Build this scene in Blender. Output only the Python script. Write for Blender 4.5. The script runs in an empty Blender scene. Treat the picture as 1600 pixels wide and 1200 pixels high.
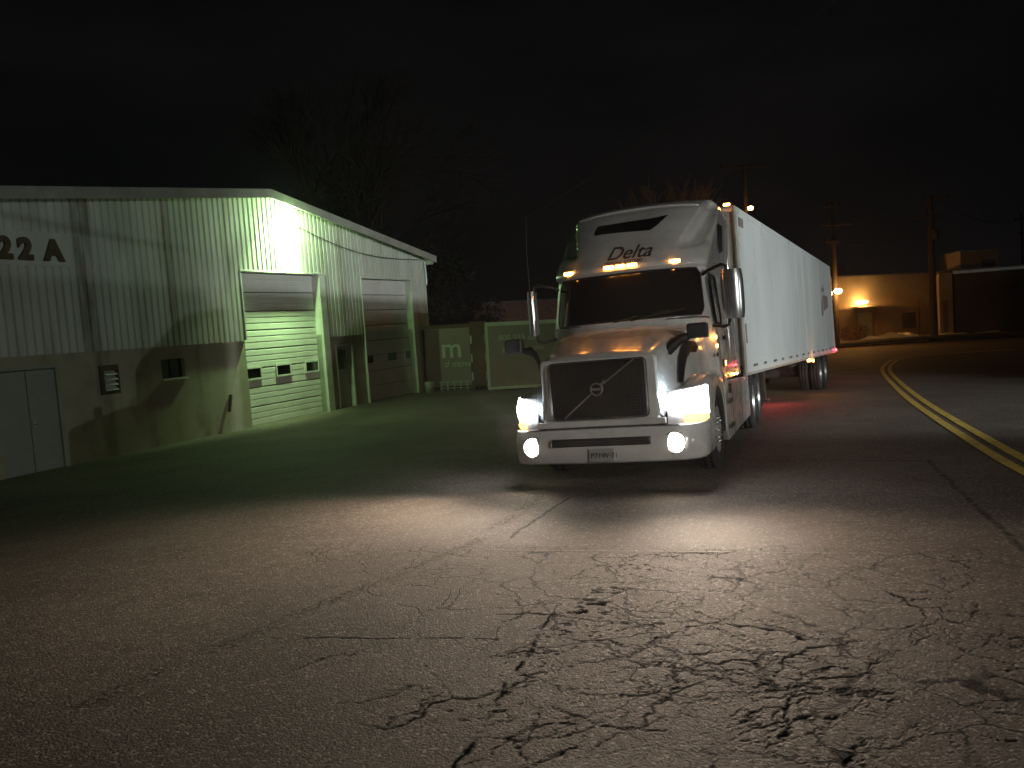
import bpy, math, random
from mathutils import Vector, Matrix, noise as mn
S = bpy.context.scene
COL = S.collection
R = math.radians
PI = math.pi
random.seed(7)

# ------------------------------------------------------------------ camera
cd = bpy.data.cameras.new('camera'); cam = bpy.data.objects.new('camera', cd); COL.objects.link(cam)
cr = Vector((0.99867084, -0.00207952, -0.05149982)); cu = Vector((0.05154178, 0.04029269, 0.99785768)); cf = Vector((0, 0.99918576, -0.04034632))
m = Matrix((cr, cu, -cf)).transposed().to_4x4(); m.translation = (0, 0, 1.72032919)
cam.matrix_world = m
cd.sensor_width = 36; cd.lens = 36 * 1257.43 / 1600; cd.clip_end = 2000; cd.clip_start = 0.05
S.camera = cam
# ------------------------------------------------------------------ night sky
W = bpy.data.worlds.new('World'); S.world = W; W.use_nodes = True
nt = W.node_tree; nt.nodes.clear()
wo = nt.nodes.new('ShaderNodeOutputWorld'); bg = nt.nodes.new('ShaderNodeBackground')
tc = nt.nodes.new('ShaderNodeTexCoord'); mp = nt.nodes.new('ShaderNodeMapping'); nz = nt.nodes.new('ShaderNodeTexNoise'); rp = nt.nodes.new('ShaderNodeValToRGB')
mp.inputs['Scale'].default_value = (1.0, 1.0, 3.5); nz.inputs['Scale'].default_value = 2.2; nz.inputs['Detail'].default_value = 5
nt.links.new(tc.outputs['Generated'], mp.inputs[0]); nt.links.new(mp.outputs[0], nz.inputs['Vector']); nt.links.new(nz.outputs[0], rp.inputs[0])
rp.color_ramp.elements[0].position = 0.42; rp.color_ramp.elements[0].color = (0.0019, 0.0020, 0.0022, 1)
rp.color_ramp.elements[1].position = 0.8; rp.color_ramp.elements[1].color = (0.0050, 0.0045, 0.0046, 1)
nt.links.new(rp.outputs[0], bg.inputs[0]); bg.inputs[1].default_value = 1.0; nt.links.new(bg.outputs[0], wo.inputs[0])
S.view_settings.view_transform = 'Standard'; S.view_settings.look = 'None'; S.view_settings.gamma = 1; S.view_settings.exposure = 0
S.render.engine = 'CYCLES'
try:
    S.cycles.use_denoising = True; S.cycles.sample_clamp_indirect = 3.0; S.cycles.max_bounces = 5
except Exception: pass

# ------------------------------------------------------------------ helpers
class MB:
    def __init__(s): s.v = []; s.f = []; s.smooth = []
    def add(s, vs, fs, sm=False):
        o = len(s.v); s.v += [tuple(v) for v in vs]
        for f in fs: s.f.append([i + o for i in f]); s.smooth.append(sm)
        return s
    def box(s, a, b):
        x0, y0, z0 = a; x1, y1, z1 = b
        if x0 > x1: x0, x1 = x1, x0
        if y0 > y1: y0, y1 = y1, y0
        if z0 > z1: z0, z1 = z1, z0
        vs = [(x0,y0,z0),(x1,y0,z0),(x1,y1,z0),(x0,y1,z0),(x0,y0,z1),(x1,y0,z1),(x1,y1,z1),(x0,y1,z1)]
        return s.add(vs, [(0,3,2,1),(4,5,6,7),(0,1,5,4),(1,2,6,5),(2,3,7,6),(3,0,4,7)])
    def rbox(s, a, b, r=0.02, n=3):
        "box with edges rounded along y axis direction (profile in xz)"
        x0, y0, z0 = a; x1, y1, z1 = b
        pr = []
        for cx, cz, a0 in ((x1-r, z1-r, 0), (x0+r, z1-r, 90), (x0+r, z0+r, 180), (x1-r, z0+r, 270)):
            for k in range(n+1):
                t = R(a0 + 90*k/n); pr.append((cx + r*math.cos(t), cz + r*math.sin(t)))
        N = len(pr); ch = min(r*.5, abs(y1-y0)*.3)
        rings = [(y0, .0), (y0+ch, 1), (y1, 1)]
        cx, cz = (x0+x1)/2, (z0+z1)/2; vs = []
        for y, k in rings:
            for (x, z) in pr:
                if k == 0:
                    sx = 1 - ch/max(abs(x1-x0)/2, 1e-6); sz = 1 - ch/max(abs(z1-z0)/2, 1e-6)
                    vs.append((cx+(x-cx)*sx, y, cz+(z-cz)*sz))
                else: vs.append((x, y, z))
        fs = [list(range(N))] + [[i+N*k, i+N*(k+1), (i+1) % N+N*(k+1), (i+1) % N+N*k] for k in (0, 1) for i in range(N)] + [list(range(2*N, 3*N))[::-1]]
        return s.add(vs, fs)
    def tube(s, pts, r, n=8, cap=True, r1=None):
        pts = [Vector(p) for p in pts]; L = len(pts); vs = []; prev = None
        for i, p in enumerate(pts):
            d = (pts[min(i+1, L-1)] - pts[max(i-1, 0)]).normalized()
            if prev is None:
                a = Vector((0, 0, 1)) if abs(d.z) < .9 else Vector((1, 0, 0)); u = d.cross(a).normalized()
            else: u = (prev - d*prev.dot(d)).normalized()
            prev = u; w = d.cross(u); rr = r if r1 is None else r + (r1-r)*i/(L-1)
            for k in range(n):
                t = 2*PI*k/n; vs.append(p + (u*math.cos(t) + w*math.sin(t))*rr)
        fs = [[i*n+k, i*n+(k+1) % n, (i+1)*n+(k+1) % n, (i+1)*n+k] for i in range(L-1) for k in range(n)]
        s.add(vs, fs, True)
        if cap: s.add([vs[k] for k in range(n)], [list(range(n))[::-1]]); s.add([vs[(L-1)*n+k] for k in range(n)], [list(range(n))])
        return s
    def lathe(s, prof, c, axis='x', n=32, sm=True):
        "prof: list of (along, radius)"
        vs = []
        for (a, r) in prof:
            for k in range(n):
                t = 2*PI*k/n; q, w = r*math.cos(t), r*math.sin(t)
                if axis == 'x': vs.append((c[0]+a, c[1]+q, c[2]+w))
                elif axis == 'y': vs.append((c[0]+q, c[1]+a, c[2]+w))
                else: vs.append((c[0]+q, c[1]+w, c[2]+a))
        fs = [[i*n+k, i*n+(k+1) % n, (i+1)*n+(k+1) % n, (i+1)*n+k] for i in range(len(prof)-1) for k in range(n)]
        return s.add(vs, fs, sm)
    def grid(s, rows, close=False, sm=True):
        m = len(rows[0]); vs = [p for r in rows for p in r]
        fs = []
        for i in range(len(rows)-1):
            for k in range(m if close else m-1):
                fs.append([i*m+k, i*m+(k+1) % m, (i+1)*m+(k+1) % m, (i+1)*m+k])
        return s.add(vs, fs, sm)
    def prism(s, poly, y0, y1):
        "poly in (x,z), extruded in y"
        n = len(poly); vs = [(x, y0, z) for x, z in poly] + [(x, y1, z) for x, z in poly]
        return s.add(vs, [list(range(n)), list(range(n, 2*n))[::-1]] + [[i, i+n, (i+1) % n+n, (i+1) % n] for i in range(n)])
    def xprism(s, poly, x0, x1):
        "poly in (y,z), extruded in x"
        n = len(poly); vs = [(x0, y, z) for y, z in poly] + [(x1, y, z) for y, z in poly]
        return s.add(vs, [list(range(n)), list(range(n, 2*n))[::-1]] + [[i, i+n, (i+1) % n+n, (i+1) % n] for i in range(n)])
    def xf(s, M):
        s.v = [tuple(M @ Vector(v)) for v in s.v]; return s
    def build(s, name, mat, parent=None, bevel=0, solid=0, split=35):
        me = bpy.data.meshes.new(name); me.from_pydata(s.v, [], s.f); me.validate(); me.update()
        if len(me.polygons) == len(s.smooth):
            me.polygons.foreach_set('use_smooth', s.smooth)
        me.materials.append(mat)
        o = bpy.data.objects.new(name, me); COL.objects.link(o)
        if parent: o.parent = parent
        if solid:
            md = o.modifiers.new('s', 'SOLIDIFY'); md.thickness = solid; md.offset = -1
        if bevel:
            md = o.modifiers.new('b', 'BEVEL'); md.width = bevel; md.segments = 2; md.limit_method = 'ANGLE'; md.angle_limit = R(40)
        return o

def tag(o, label=None, cat=None, group=None, kind=None):
    if label: o['label'] = label
    if cat: o['category'] = cat
    if group: o['group'] = group
    if kind: o['kind'] = kind
    return o
def empty(name, label, cat, loc=(0, 0, 0), rz=0, group=None, M=None):
    o = bpy.data.objects.new(name, None); COL.objects.link(o); o.empty_display_size = .3
    if M is not None: o.matrix_world = M
    else: o.location = loc; o.rotation_euler = (0, 0, rz)
    return tag(o, label, cat, group)
def lamp(name, typ, loc, energy, color, parent=None, rot=None, size=.05, spot=None, blend=.3):
    l = bpy.data.lights.new(name, typ); l.energy = energy; l.color = color
    if typ in ('POINT', 'SPOT'): l.shadow_soft_size = size
    if typ == 'SPOT': l.spot_size = R(spot); l.spot_blend = blend
    o = bpy.data.objects.new(name, l); COL.objects.link(o); o.location = loc
    if rot is not None: o.rotation_mode = 'QUATERNION'; o.rotation_quaternion = Vector(rot).to_track_quat('-Z', 'Y')
    if parent: o.parent = parent
    return o

# terrain height (metres)
def sm01(t): t = min(1, max(0, t)); return t*t*(3-2*t)
BO = (-7.22419, 22.10641); BN = (.91493, -.40362); BD = (.40362, .91493)
def H(x, y):
    n = (x-BO[0])*BN[0] + (y-BO[1])*BN[1]; u = (x-BO[0])*BD[0] + (y-BO[1])*BD[1]
    zw = .0389*min(20, max(-12, u)); w = 1 - sm01((n-1)/9)
    t = y-30; rise = min(.035*(t+math.sqrt(t*t+60))/2, 2.2) - .02
    return w*zw + (1-w)*max(rise, 0)

# ------------------------------------------------------------------ materials
def nd(nt, typ, ins=None, **kw):
    n = nt.nodes.new(typ)
    for k, v in kw.items(): setattr(n, k, v)
    for k, v in (ins or {}).items():
        if isinstance(v, bpy.types.NodeSocket): nt.links.new(v, n.inputs[k])
        else: n.inputs[k].default_value = v
    return n
def mth(nt, op, a, b=0.0, c=None, clamp=False):
    ins = {0: a, 1: b}
    if c is not None: ins[2] = c
    n = nd(nt, 'ShaderNodeMath', ins, operation=op); n.use_clamp = clamp; return n.outputs[0]
def vm(nt, op, a, b=None, sc=None):
    ins = {0: a}
    if b is not None: ins[1] = b
    n = nd(nt, 'ShaderNodeVectorMath', ins, operation=op)
    if sc is not None:
        if isinstance(sc, bpy.types.NodeSocket): nt.links.new(sc, n.inputs['Scale'])
        else: n.inputs['Scale'].default_value = sc
    return n.outputs['Value'] if op in ('LENGTH', 'DOT_PRODUCT', 'DISTANCE') else n.outputs[0]
def mixc(nt, f, a, b):
    n = nt.nodes.new('ShaderNodeMix'); n.data_type = 'RGBA'
    for k, v in ((0, f), (6, a), (7, b)):
        if isinstance(v, bpy.types.NodeSocket): nt.links.new(v, n.inputs[k])
        else: n.inputs[k].default_value = v if k == 0 else (*v[:3], 1)
    return n.outputs[2]
def ss(nt, v, a, b):
    n = nd(nt, 'ShaderNodeMapRange', {0: v, 1: a, 2: b, 3: 0.0, 4: 1.0}); n.interpolation_type = 'SMOOTHSTEP'; return n.outputs[0]
def noi(nt, vec, scale, detail=3, rough=.55, out=0):
    return nd(nt, 'ShaderNodeTexNoise', {'Vector': vec, 'Scale': scale, 'Detail': detail, 'Roughness': rough}).outputs[out]
def newmat(name):
    m = bpy.data.materials.new(name); m.use_nodes = True; nt = m.node_tree
    return m, nt, nt.nodes['Principled BSDF'], nd(nt, 'ShaderNodeTexCoord').outputs['Object']
def mat(name, col, rough=.5, metal=0, var=.15, vs=3, dirt=None, dirtamt=.35, stretch=(1, 1, 1), bump=0, bs=40, coat=0, fine=.0):
    m, nt, bs_, P = newmat(name)
    PS = vm(nt, 'MULTIPLY', P, stretch)
    n1 = noi(nt, PS, vs, 5)
    lo = tuple(c*(1-var) for c in col); hi = tuple(min(1, c*(1+var)) for c in col)
    c = mixc(nt, ss(nt, n1, .3, .7), lo, hi)
    if dirt:
        n2 = noi(nt, PS, vs*.6+.7, 6, .65)
        c = mixc(nt, mth(nt, 'MULTIPLY', ss(nt, n2, .5, .75), dirtamt), c, dirt)
    if fine:
        n3 = noi(nt, P, 90, 2); c = mixc(nt, mth(nt, 'MULTIPLY', ss(nt, n3, .45, .7), fine), c, tuple(k*.5 for k in col))
    nt.links.new(c, bs_.inputs['Base Color'])
    bs_.inputs['Metallic'].default_value = metal
    nt.links.new(mth(nt, 'ADD', mth(nt, 'MULTIPLY', n1, .2), rough-.1, clamp=True), bs_.inputs['Roughness'])
    bs_.inputs['Coat Weight'].default_value = coat; bs_.inputs['Coat Roughness'].default_value = .08
    if bump:
        b = nd(nt, 'ShaderNodeBump', {'Height': noi(nt, P, bs, 4), 'Strength': bump, 'Distance': .02}); nt.links.new(b.outputs[0], bs_.inputs['Normal'])
    return m
def emis(name, col, strength, base=(.1, .1, .1)):
    m, nt, b, P = newmat(name)
    b.inputs['Base Color'].default_value = (*base, 1); b.inputs['Emission Color'].default_value = (*col, 1); b.inputs['Emission Strength'].default_value = strength
    b.inputs['Roughness'].default_value = .2
    return m

def segd(nt, P, a, b):
    ab = (b[0]-a[0], b[1]-a[1], 0); L2 = ab[0]**2+ab[1]**2
    q = vm(nt, 'SUBTRACT', P, (a[0], a[1], 0))
    t = mth(nt, 'DIVIDE', vm(nt, 'DOT_PRODUCT', q, ab), L2, clamp=True)
    pr = vm(nt, 'SCALE', ab, sc=t)
    return vm(nt, 'LENGTH', vm(nt, 'MULTIPLY', vm(nt, 'SUBTRACT', q, pr), (1, 1, 0)))

def asphalt():
    m, nt, b, P0 = newmat('asphalt')
    P = vm(nt, 'MULTIPLY', P0, (1, 1, 0))
    wob = vm(nt, 'SCALE', vm(nt, 'SUBTRACT', noi(nt, P, 1.6, 4, .6, out=1), (.5, .5, .5)), sc=.55)
    wob2 = vm(nt, 'SCALE', vm(nt, 'SUBTRACT', noi(nt, P, 14, 3, .6, out=1), (.5, .5, .5)), sc=.07)
    Pw = vm(nt, 'MULTIPLY', vm(nt, 'ADD', vm(nt, 'ADD', P, wob), wob2), (1, 1, 0))
    Pn = vm(nt, 'MULTIPLY', vm(nt, 'ADD', vm(nt, 'ADD', P, wob2), vm(nt, 'SCALE', wob, sc=.25)), (1, 1, 0))
    # region of alligator cracking near the camera, right of the old seam
    rx = vm(nt, 'DOT_PRODUCT', P, (.83, .56, 0)); nbig = noi(nt, P, .7, 3)
    reg = ss(nt, mth(nt, 'ADD', rx, mth(nt, 'MULTIPLY', nbig, 1.8)), 2.6, 3.8)
    far = ss(nt, vm(nt, 'DOT_PRODUCT', P, (.24, .971, 0)), 7.05, 6.6)
    reg = mth(nt, 'MULTIPLY', reg, far)
    rgt = ss(nt, vm(nt, 'DOT_PRODUCT', P, (1, -.25, 0)), 2.9, 1.6)
    reg2 = mth(nt, 'MULTIPLY', reg, mth(nt, 'ADD', mth(nt, 'MULTIPLY', rgt, .7), .3))
    # stretched cells, long axis toward the lot's far right
    Pr = vm(nt, 'ADD', vm(nt, 'MULTIPLY', Pw, (1, .8, 1)), (3.3, 1.7, 0))
    e1 = nd(nt, 'ShaderNodeTexVoronoi', {'Vector': Pr, 'Scale': 2.0}, feature='DISTANCE_TO_EDGE').outputs[0]
    e2 = nd(nt, 'ShaderNodeTexVoronoi', {'Vector': Pr, 'Scale': 4.6}, feature='DISTANCE_TO_EDGE').outputs[0]
    wn = noi(nt, P, 3.2, 4, .7); wid = mth(nt, 'MULTIPLY', ss(nt, wn, .42, .78), .022)
    c1 = ss(nt, e1, mth(nt, 'ADD', wid, .016), mth(nt, 'MULTIPLY', wid, .4))
    c1 = mth(nt, 'MULTIPLY', c1, ss(nt, noi(nt, P, 1.3, 3), .36, .5))
    c2 = mth(nt, 'MULTIPLY', ss(nt, e2, mth(nt, 'ADD', mth(nt, 'MULTIPLY', wid, .9), .022), 0.0), ss(nt, noi(nt, P, 1.1, 4), .5, .62))
    geo = nd(nt, 'ShaderNodeAttribute', attribute_name='crack').outputs['Fac']
    crack = mth(nt, 'MAXIMUM', geo, mth(nt, 'MULTIPLY', mth(nt, 'MULTIPLY', mth(nt, 'MAXIMUM', c1, c2), reg2), .85))
    # crumbled wheel track (broken band) and old paving seams
    ds = mth(nt, 'MINIMUM', segd(nt, Pn, (.35, 9.6), (-.42, 7.3)), mth(nt, 'MINIMUM', segd(nt, Pn, (-.42, 7.3), (-1.53, 5.45)), segd(nt, Pn, (-1.53, 5.45), (-2.3, 4.1))))
    seam = mth(nt, 'MULTIPLY', ss(nt, ds, .14, .0), mth(nt, 'MULTIPLY', ss(nt, noi(nt, P, 26, 5, .8), .50, .58), ss(nt, noi(nt, P, 2.3, 3), .33, .5)))
    ds2 = segd(nt, Pn, (.6, 9.2), (-.1, 7.4)); seam2 = mth(nt, 'MULTIPLY', ss(nt, ds2, .03, .005), .8)
    ds3 = mth(nt, 'MINIMUM', segd(nt, Pn, (5.4, 10.5), (3.85, 6.1)), segd(nt, Pn, (5.4, 10.5), (3.3, 11.3)))
    seam3 = mth(nt, 'MULTIPLY', ss(nt, ds3, .045, .01), mth(nt, 'MULTIPLY', ss(nt, noi(nt, P, 9, 4), .35, .55), .6))
    dj = segd(nt, vm(nt, 'ADD', P, vm(nt, 'SCALE', wob2, sc=.3)), (-.3, 6.96), (2.9, 6.2)); joint = ss(nt, dj, .022, .008)
    dj2 = segd(nt, Pn, (-1.6, 5.0), (.1, 4.72)); hair = mth(nt, 'MULTIPLY', ss(nt, dj2, .018, .004), ss(nt, noi(nt, P, 5, 3), .4, .5))
    dj3 = segd(nt, Pn, (.2, 5.2), (-.35, 3.2)); hair = mth(nt, 'MAXIMUM', hair, mth(nt, 'MULTIPLY', ss(nt, dj3, .025, .004), ss(nt, noi(nt, P, 4, 3), .42, .52)))
    hole = mth(nt, 'MAXIMUM', crack, mth(nt, 'MAXIMUM', mth(nt, 'MULTIPLY', seam, .8), mth(nt, 'MAXIMUM', seam2, mth(nt, 'MAXIMUM', seam3, hair))))
    # surface
    sv = nd(nt, 'ShaderNodeTexVoronoi', {'Vector': P, 'Scale': 62.0}, feature='F1')
    stones = mth(nt, 'SUBTRACT', 1.0, sv.outputs['Distance'])
    s2 = noi(nt, P, 84, 4, .65)
    big = noi(nt, P, .45, 5, .6); mid = noi(nt, P, 3.5, 5, .65)
    tone = mixc(nt, ss(nt, big, .3, .7), (.070, .057, .049), (.118, .098, .084))
    tone = mixc(nt, mth(nt, 'MULTIPLY', ss(nt, mid, .45, .75), .45), tone, (.045, .041, .038))
    sep = nd(nt, 'ShaderNodeSeparateColor', {0: sv.outputs['Color']}).outputs[0]
    tone = mixc(nt, mth(nt, 'MULTIPLY', ss(nt, sep, .80, 1.0), .55), tone, (.32, .28, .24))
    tone = mixc(nt, mth(nt, 'MULTIPLY', ss(nt, sep, .35, .0), .5), tone, (.025, .023, .021))
    tone = mixc(nt, hole, tone, (.006, .006, .006))
    tone = mixc(nt, mth(nt, 'MULTIPLY', joint, .35), tone, (.2, .18, .15))  # lighter colour stands for the joint's edge catching the light
    nt.links.new(tone, b.inputs['Base Color'])
    b.inputs['Roughness'].default_value = .8; nt.links.new(mth(nt, 'MULTIPLY', mth(nt, 'SUBTRACT', 1.0, hole), .16), b.inputs['Specular IOR Level'])
    smooth = mth(nt, 'ADD', mth(nt, 'MULTIPLY', far, .6), .4)
    hgt = mth(nt, 'ADD', mth(nt, 'MULTIPLY', stones, .5), s2)
    hgt = mth(nt, 'MULTIPLY', mth(nt, 'MULTIPLY', hgt, .0088), smooth)
    hgt = mth(nt, 'SUBTRACT', hgt, mth(nt, 'MULTIPLY', hole, .006))
    hgt = mth(nt, 'ADD', hgt, mth(nt, 'MULTIPLY', joint, .006))
    hgt = mth(nt, 'ADD', hgt, mth(nt, 'MULTIPLY', mid, .006))
    bp = nd(nt, 'ShaderNodeBump', {'Height': hgt, 'Strength': 1.0, 'Distance': 1.0}); nt.links.new(bp.outputs[0], b.inputs['Normal'])
    return m

M_asph = asphalt()
M_white = mat('cab_paint', (.70, .70, .69), .28, var=.07, vs=2.5, dirt=(.40, .36, .30), dirtamt=.3, coat=.8, fine=.08)
M_trl = mat('trailer_sheet', (.70, .73, .73), .30, var=.05, vs=.9, dirt=(.45, .44, .40), dirtamt=.3, stretch=(1, 1, .4), coat=.3, bump=.05, bs=3)
M_black = mat('black_plastic', (.018, .017, .017), .5, var=.3)
M_rub = mat('tyre_rubber', (.022, .021, .020), .8, var=.35, bump=.2, bs=60)
M_rim = mat('dirty_aluminium', (.42, .42, .42), .38, metal=.8, var=.2, vs=12)
M_rimb = mat('bright_rim', (.62, .62, .60), .35, metal=.6, var=.2, vs=12)
M_chr = mat('chrome', (.66, .67, .70), .24, metal=.85, var=.05)
M_glass = mat('dark_glass', (.008, .008, .009), .14, var=.3, coat=.8)
M_grey = mat('grey_plastic', (.10, .095, .09), .5, var=.2)
M_frame = mat('chassis_paint', (.05, .045, .042), .6, var=.4, vs=8)
M_rail = mat('trailer_rail', (.40, .38, .34), .45, metal=.2, var=.2, vs=3)
M_red = mat('red_label', (.30, .03, .03), .5)
M_decal = mat('brown_decal', (.085, .062, .050), .5, var=.1)
M_amb = emis('amber_marker', (1, .33, .045), 55, (.4, .12, .02))
M_ambl = emis('amber_lamp_large', (1, .38, .06), 34, (.4, .12, .02))
M_redl = emis('red_lamp', (1, .04, .06), 30, (.4, .02, .02))
M_head = emis('headlamp_glow', (.93, .97, 1), 34, (.6, .6, .6))
M_fog = emis('foglamp_glow', (1, .90, .76), 34, (.6, .6, .6))
M_turn = emis('turn_signal_glow', (1, .42, .08), 7, (.5, .25, .05))
M_plate = mat('plate_metal', (.42, .42, .40), .45, var=.08)

# building
M_corr = mat('painted_corrugated_metal', (.60, .62, .56), .5, var=.12, vs=1.2, dirt=(.33, .28, .20), dirtamt=.55, stretch=(1.6, 1.6, .25))
M_lower = mat('painted_masonry', (.42, .40, .30), .8, var=.10, vs=1.3, dirt=(.20, .15, .08), dirtamt=.55, bump=.15, bs=25, fine=.2)
def streak(m, bands, col, z=(1, 1)):
    nt = m.node_tree; b = nt.nodes['Principled BSDF']; src = b.inputs['Base Color'].links[0].from_socket
    P = nd(nt, 'ShaderNodeTexCoord').outputs['Object']; x = nd(nt, 'ShaderNodeSeparateXYZ', {0: P}).outputs[0]
    xx = mth(nt, 'ADD', x, mth(nt, 'MULTIPLY', mth(nt, 'SUBTRACT', noi(nt, P, 1.2, 3), .5), .25)); c = src
    for xc, w, a in bands:
        d = mth(nt, 'ABSOLUTE', mth(nt, 'SUBTRACT', xx, xc)); k = mth(nt, 'MULTIPLY', ss(nt, d, w, w*.3), mth(nt, 'MULTIPLY', ss(nt, noi(nt, vm(nt, 'MULTIPLY', P, (2, 1, .5)), 1.5, 4), .3, .65), a)); c = mixc(nt, k, c, col)
    nt.links.new(c, b.inputs['Base Color'])
streak(M_corr, ((-4.75, .35, .75), (-2.4, .15, .35), (-8.2, .3, .5), (4.7, .2, .4), (-.4, .2, .45)), (.13, .10, .06))
streak(M_lower, ((-4.45, .30, .55), (-1.6, .25, .35), (-3.3, .2, .3), (4.4, .2, .4)), (.12, .10, .05))
M_door = mat('garage_door_white', (.66, .66, .62), .5, var=.06, vs=1.5, dirt=(.40, .34, .26), dirtamt=.3)
M_trim = mat('white_trim', (.62, .64, .58), .5, var=.08, dirt=(.35, .32, .22), dirtamt=.4)
M_fasc = mat('weathered_fascia', (.36, .37, .32), .6, var=.15, vs=2, dirt=(.2, .18, .12), dirtamt=.4)
M_pale = mat('pale_grey_door', (.36, .38, .33), .6, var=.06, dirt=(.25, .25, .2), dirtamt=.2)
M_brown = mat('rusty_brown', (.10, .065, .035), .7, var=.3, vs=8)
M_galv = mat('galvanised', (.45, .47, .46), .4, metal=.5, var=.2, vs=8)
M_lampg = emis('wall_lamp_glow', (.72, 1, .55), 60)
M_sod = emis('sodium_glow', (1, .55, .16), 60)
M_hot = emis('sodium_small_glow', (1, .42, .12), 30)
M_bark = mat('bark', (.02, .015, .012), .9, var=.3, vs=6)
M_bark_lit = mat('lamplit_bark', (.34, .22, .14), .9, var=.3, vs=6)  # bark colour lightened to look lamplit on the treetop above the truck
M_wood = mat('weathered_pole_wood', (.035, .027, .022), .9, var=.3, vs=3, stretch=(3, 3, .5), bump=.3)
M_snow = mat('old_snow', (.68, .66, .62), .8, var=.12, vs=5, dirt=(.3, .27, .22), dirtamt=.4, bump=.3, bs=12)
M_ylw = mat('yellow_road_paint', (.55, .38, .06), .7, var=.25, vs=7, dirt=(.07, .065, .055), dirtamt=.8, fine=.4)
M_verge = mat('verge_ground', (.09, .075, .05), .95, var=.4, vs=2, bump=.5, bs=20)
M_kerb = mat('kerb_concrete', (.10, .09, .08), .85, var=.2, vs=3)
M_cont = mat('container_beige', (.29, .225, .215), .6, var=.06, vs=1.2, dirt=(.22, .2, .15), dirtamt=.3)
M_contb = mat('container_brown', (.12, .062, .045), .7, var=.15, vs=2)
M_contp = mat('container_maroon', (.11, .055, .065), .6, var=.15)
M_brick = mat('far_brick', (.22, .12, .09), .9, var=.2, vs=3)
M_stucco = mat('far_stucco', (.26, .20, .14), .85, var=.15, vs=.6, dirt=(.2, .16, .1), dirtamt=.4)
M_stucd = mat('far_dark_metal_siding', (.04, .033, .03), .7, var=.3, vs=.3)

# ------------------------------------------------------------------ ground
import numpy as np
def vnoise(x, y, seed=0):
    xi = np.floor(x).astype(np.int64); yi = np.floor(y).astype(np.int64); fx = x-xi; fy = y-yi
    def h(a, b):
        n = (a*374761393+b*668265263+seed*1442695041) & 0xffffffff; n = ((n ^ (n >> 13))*1274126177) & 0xffffffff
        return ((n ^ (n >> 16)) & 0xffff)/65535.0
    u = fx*fx*(3-2*fx); v = fy*fy*(3-2*fy)
    return (h(xi, yi)*(1-u)+h(xi+1, yi)*u)*(1-v)+(h(xi, yi+1)*(1-u)+h(xi+1, yi+1)*u)*v
def fbm(x, y, s, o=4, seed=0):
    r = 0; a = .5; t = 0
    for k in range(o): r = r+a*vnoise(x*s*2**k+17.3*k, y*s*2**k-9.1*k, seed+k); t += a; a *= .58
    return r/t
CR = [[(0.61, 4.39), (0.79, 4.63), (1.06, 4.81), (1.3, 4.95), (1.44, 5.11)], [(1.05, 3.85), (1.23, 3.97), (1.25, 3.87), (1.45, 3.97), (1.67, 4.03), (1.88, 4.17), (2.15, 4.41), (2.36, 4.51)], [(0.97, 3.23), (1.1, 3.37), (1.18, 3.51), (1.37, 3.57), (1.68, 3.79)], [(1.26, 3.83), (1.21, 3.69), (1.17, 3.53)], [(0.7, 3.43), (0.82, 3.49), (0.92, 3.57), (1.02, 3.69)], [(1.28, 4.05), (1.39, 4.23), (1.54, 4.37), (1.78, 4.43), (2.09, 4.51)], [(0.3, 4.69), (0.52, 4.63), (0.65, 4.51)], [(-0.26, 5.17), (-0.03, 5.19), (0.19, 5.19), (0.35, 5.03)], [(-0.59, 4.51), (-0.47, 4.17), (-0.4, 3.95), (-0.21, 3.99), (-0.04, 4.11), (0.11, 4.25)], [(-0.36, 4.43), (-0.17, 4.47), (-0.01, 4.55), (0.24, 4.51), (0.39, 4.67)], [(-0.74, 4.03), (-0.54, 4.11), (-0.42, 4.19)], [(0.76, 4.79), (0.79, 4.89), (1.02, 4.87), (1.23, 4.83), (1.51, 4.67), (1.56, 4.51)], [(2.17, 5.47), (1.85, 5.31), (1.44, 5.23), (1.44, 5.45), (1.54, 5.74)], [(1.05, 6.1), (1.16, 5.9), (1.37, 5.82), (1.54, 5.74), (1.97, 5.92)], [(0.24, 3.99), (0.39, 3.89), (0.58, 3.91), (0.8, 3.97), (1.0, 4.03), (1.07, 3.89)], [(0.49, 3.55), (0.58, 3.73), (0.8, 3.97)], [(0.72, 3.33), (0.76, 3.23), (0.63, 3.01)], [(2.36, 4.51), (2.63, 4.73), (2.91, 4.87)], [(2.09, 4.51), (2.34, 4.67), (2.49, 4.93), (2.4, 5.29)], [(0.13, 3.79), (0.3, 3.63), (0.49, 3.55), (0.7, 3.43)], [(0.93, 2.77), (1.31, 3.23), (1.42, 3.39)], [(1.68, 3.79), (1.83, 3.73), (1.97, 3.61), (2.19, 3.49)], [(-0.81, 3.73), (-0.68, 3.67), (-0.57, 3.79), (-0.4, 3.95)]]
BAND = [(1.1, 6.5), (.54, 5.45), (.24, 4.87), (.06, 4.33), (-.17, 3.81), (-.52, 3.35), (-.8, 2.9)]
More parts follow.
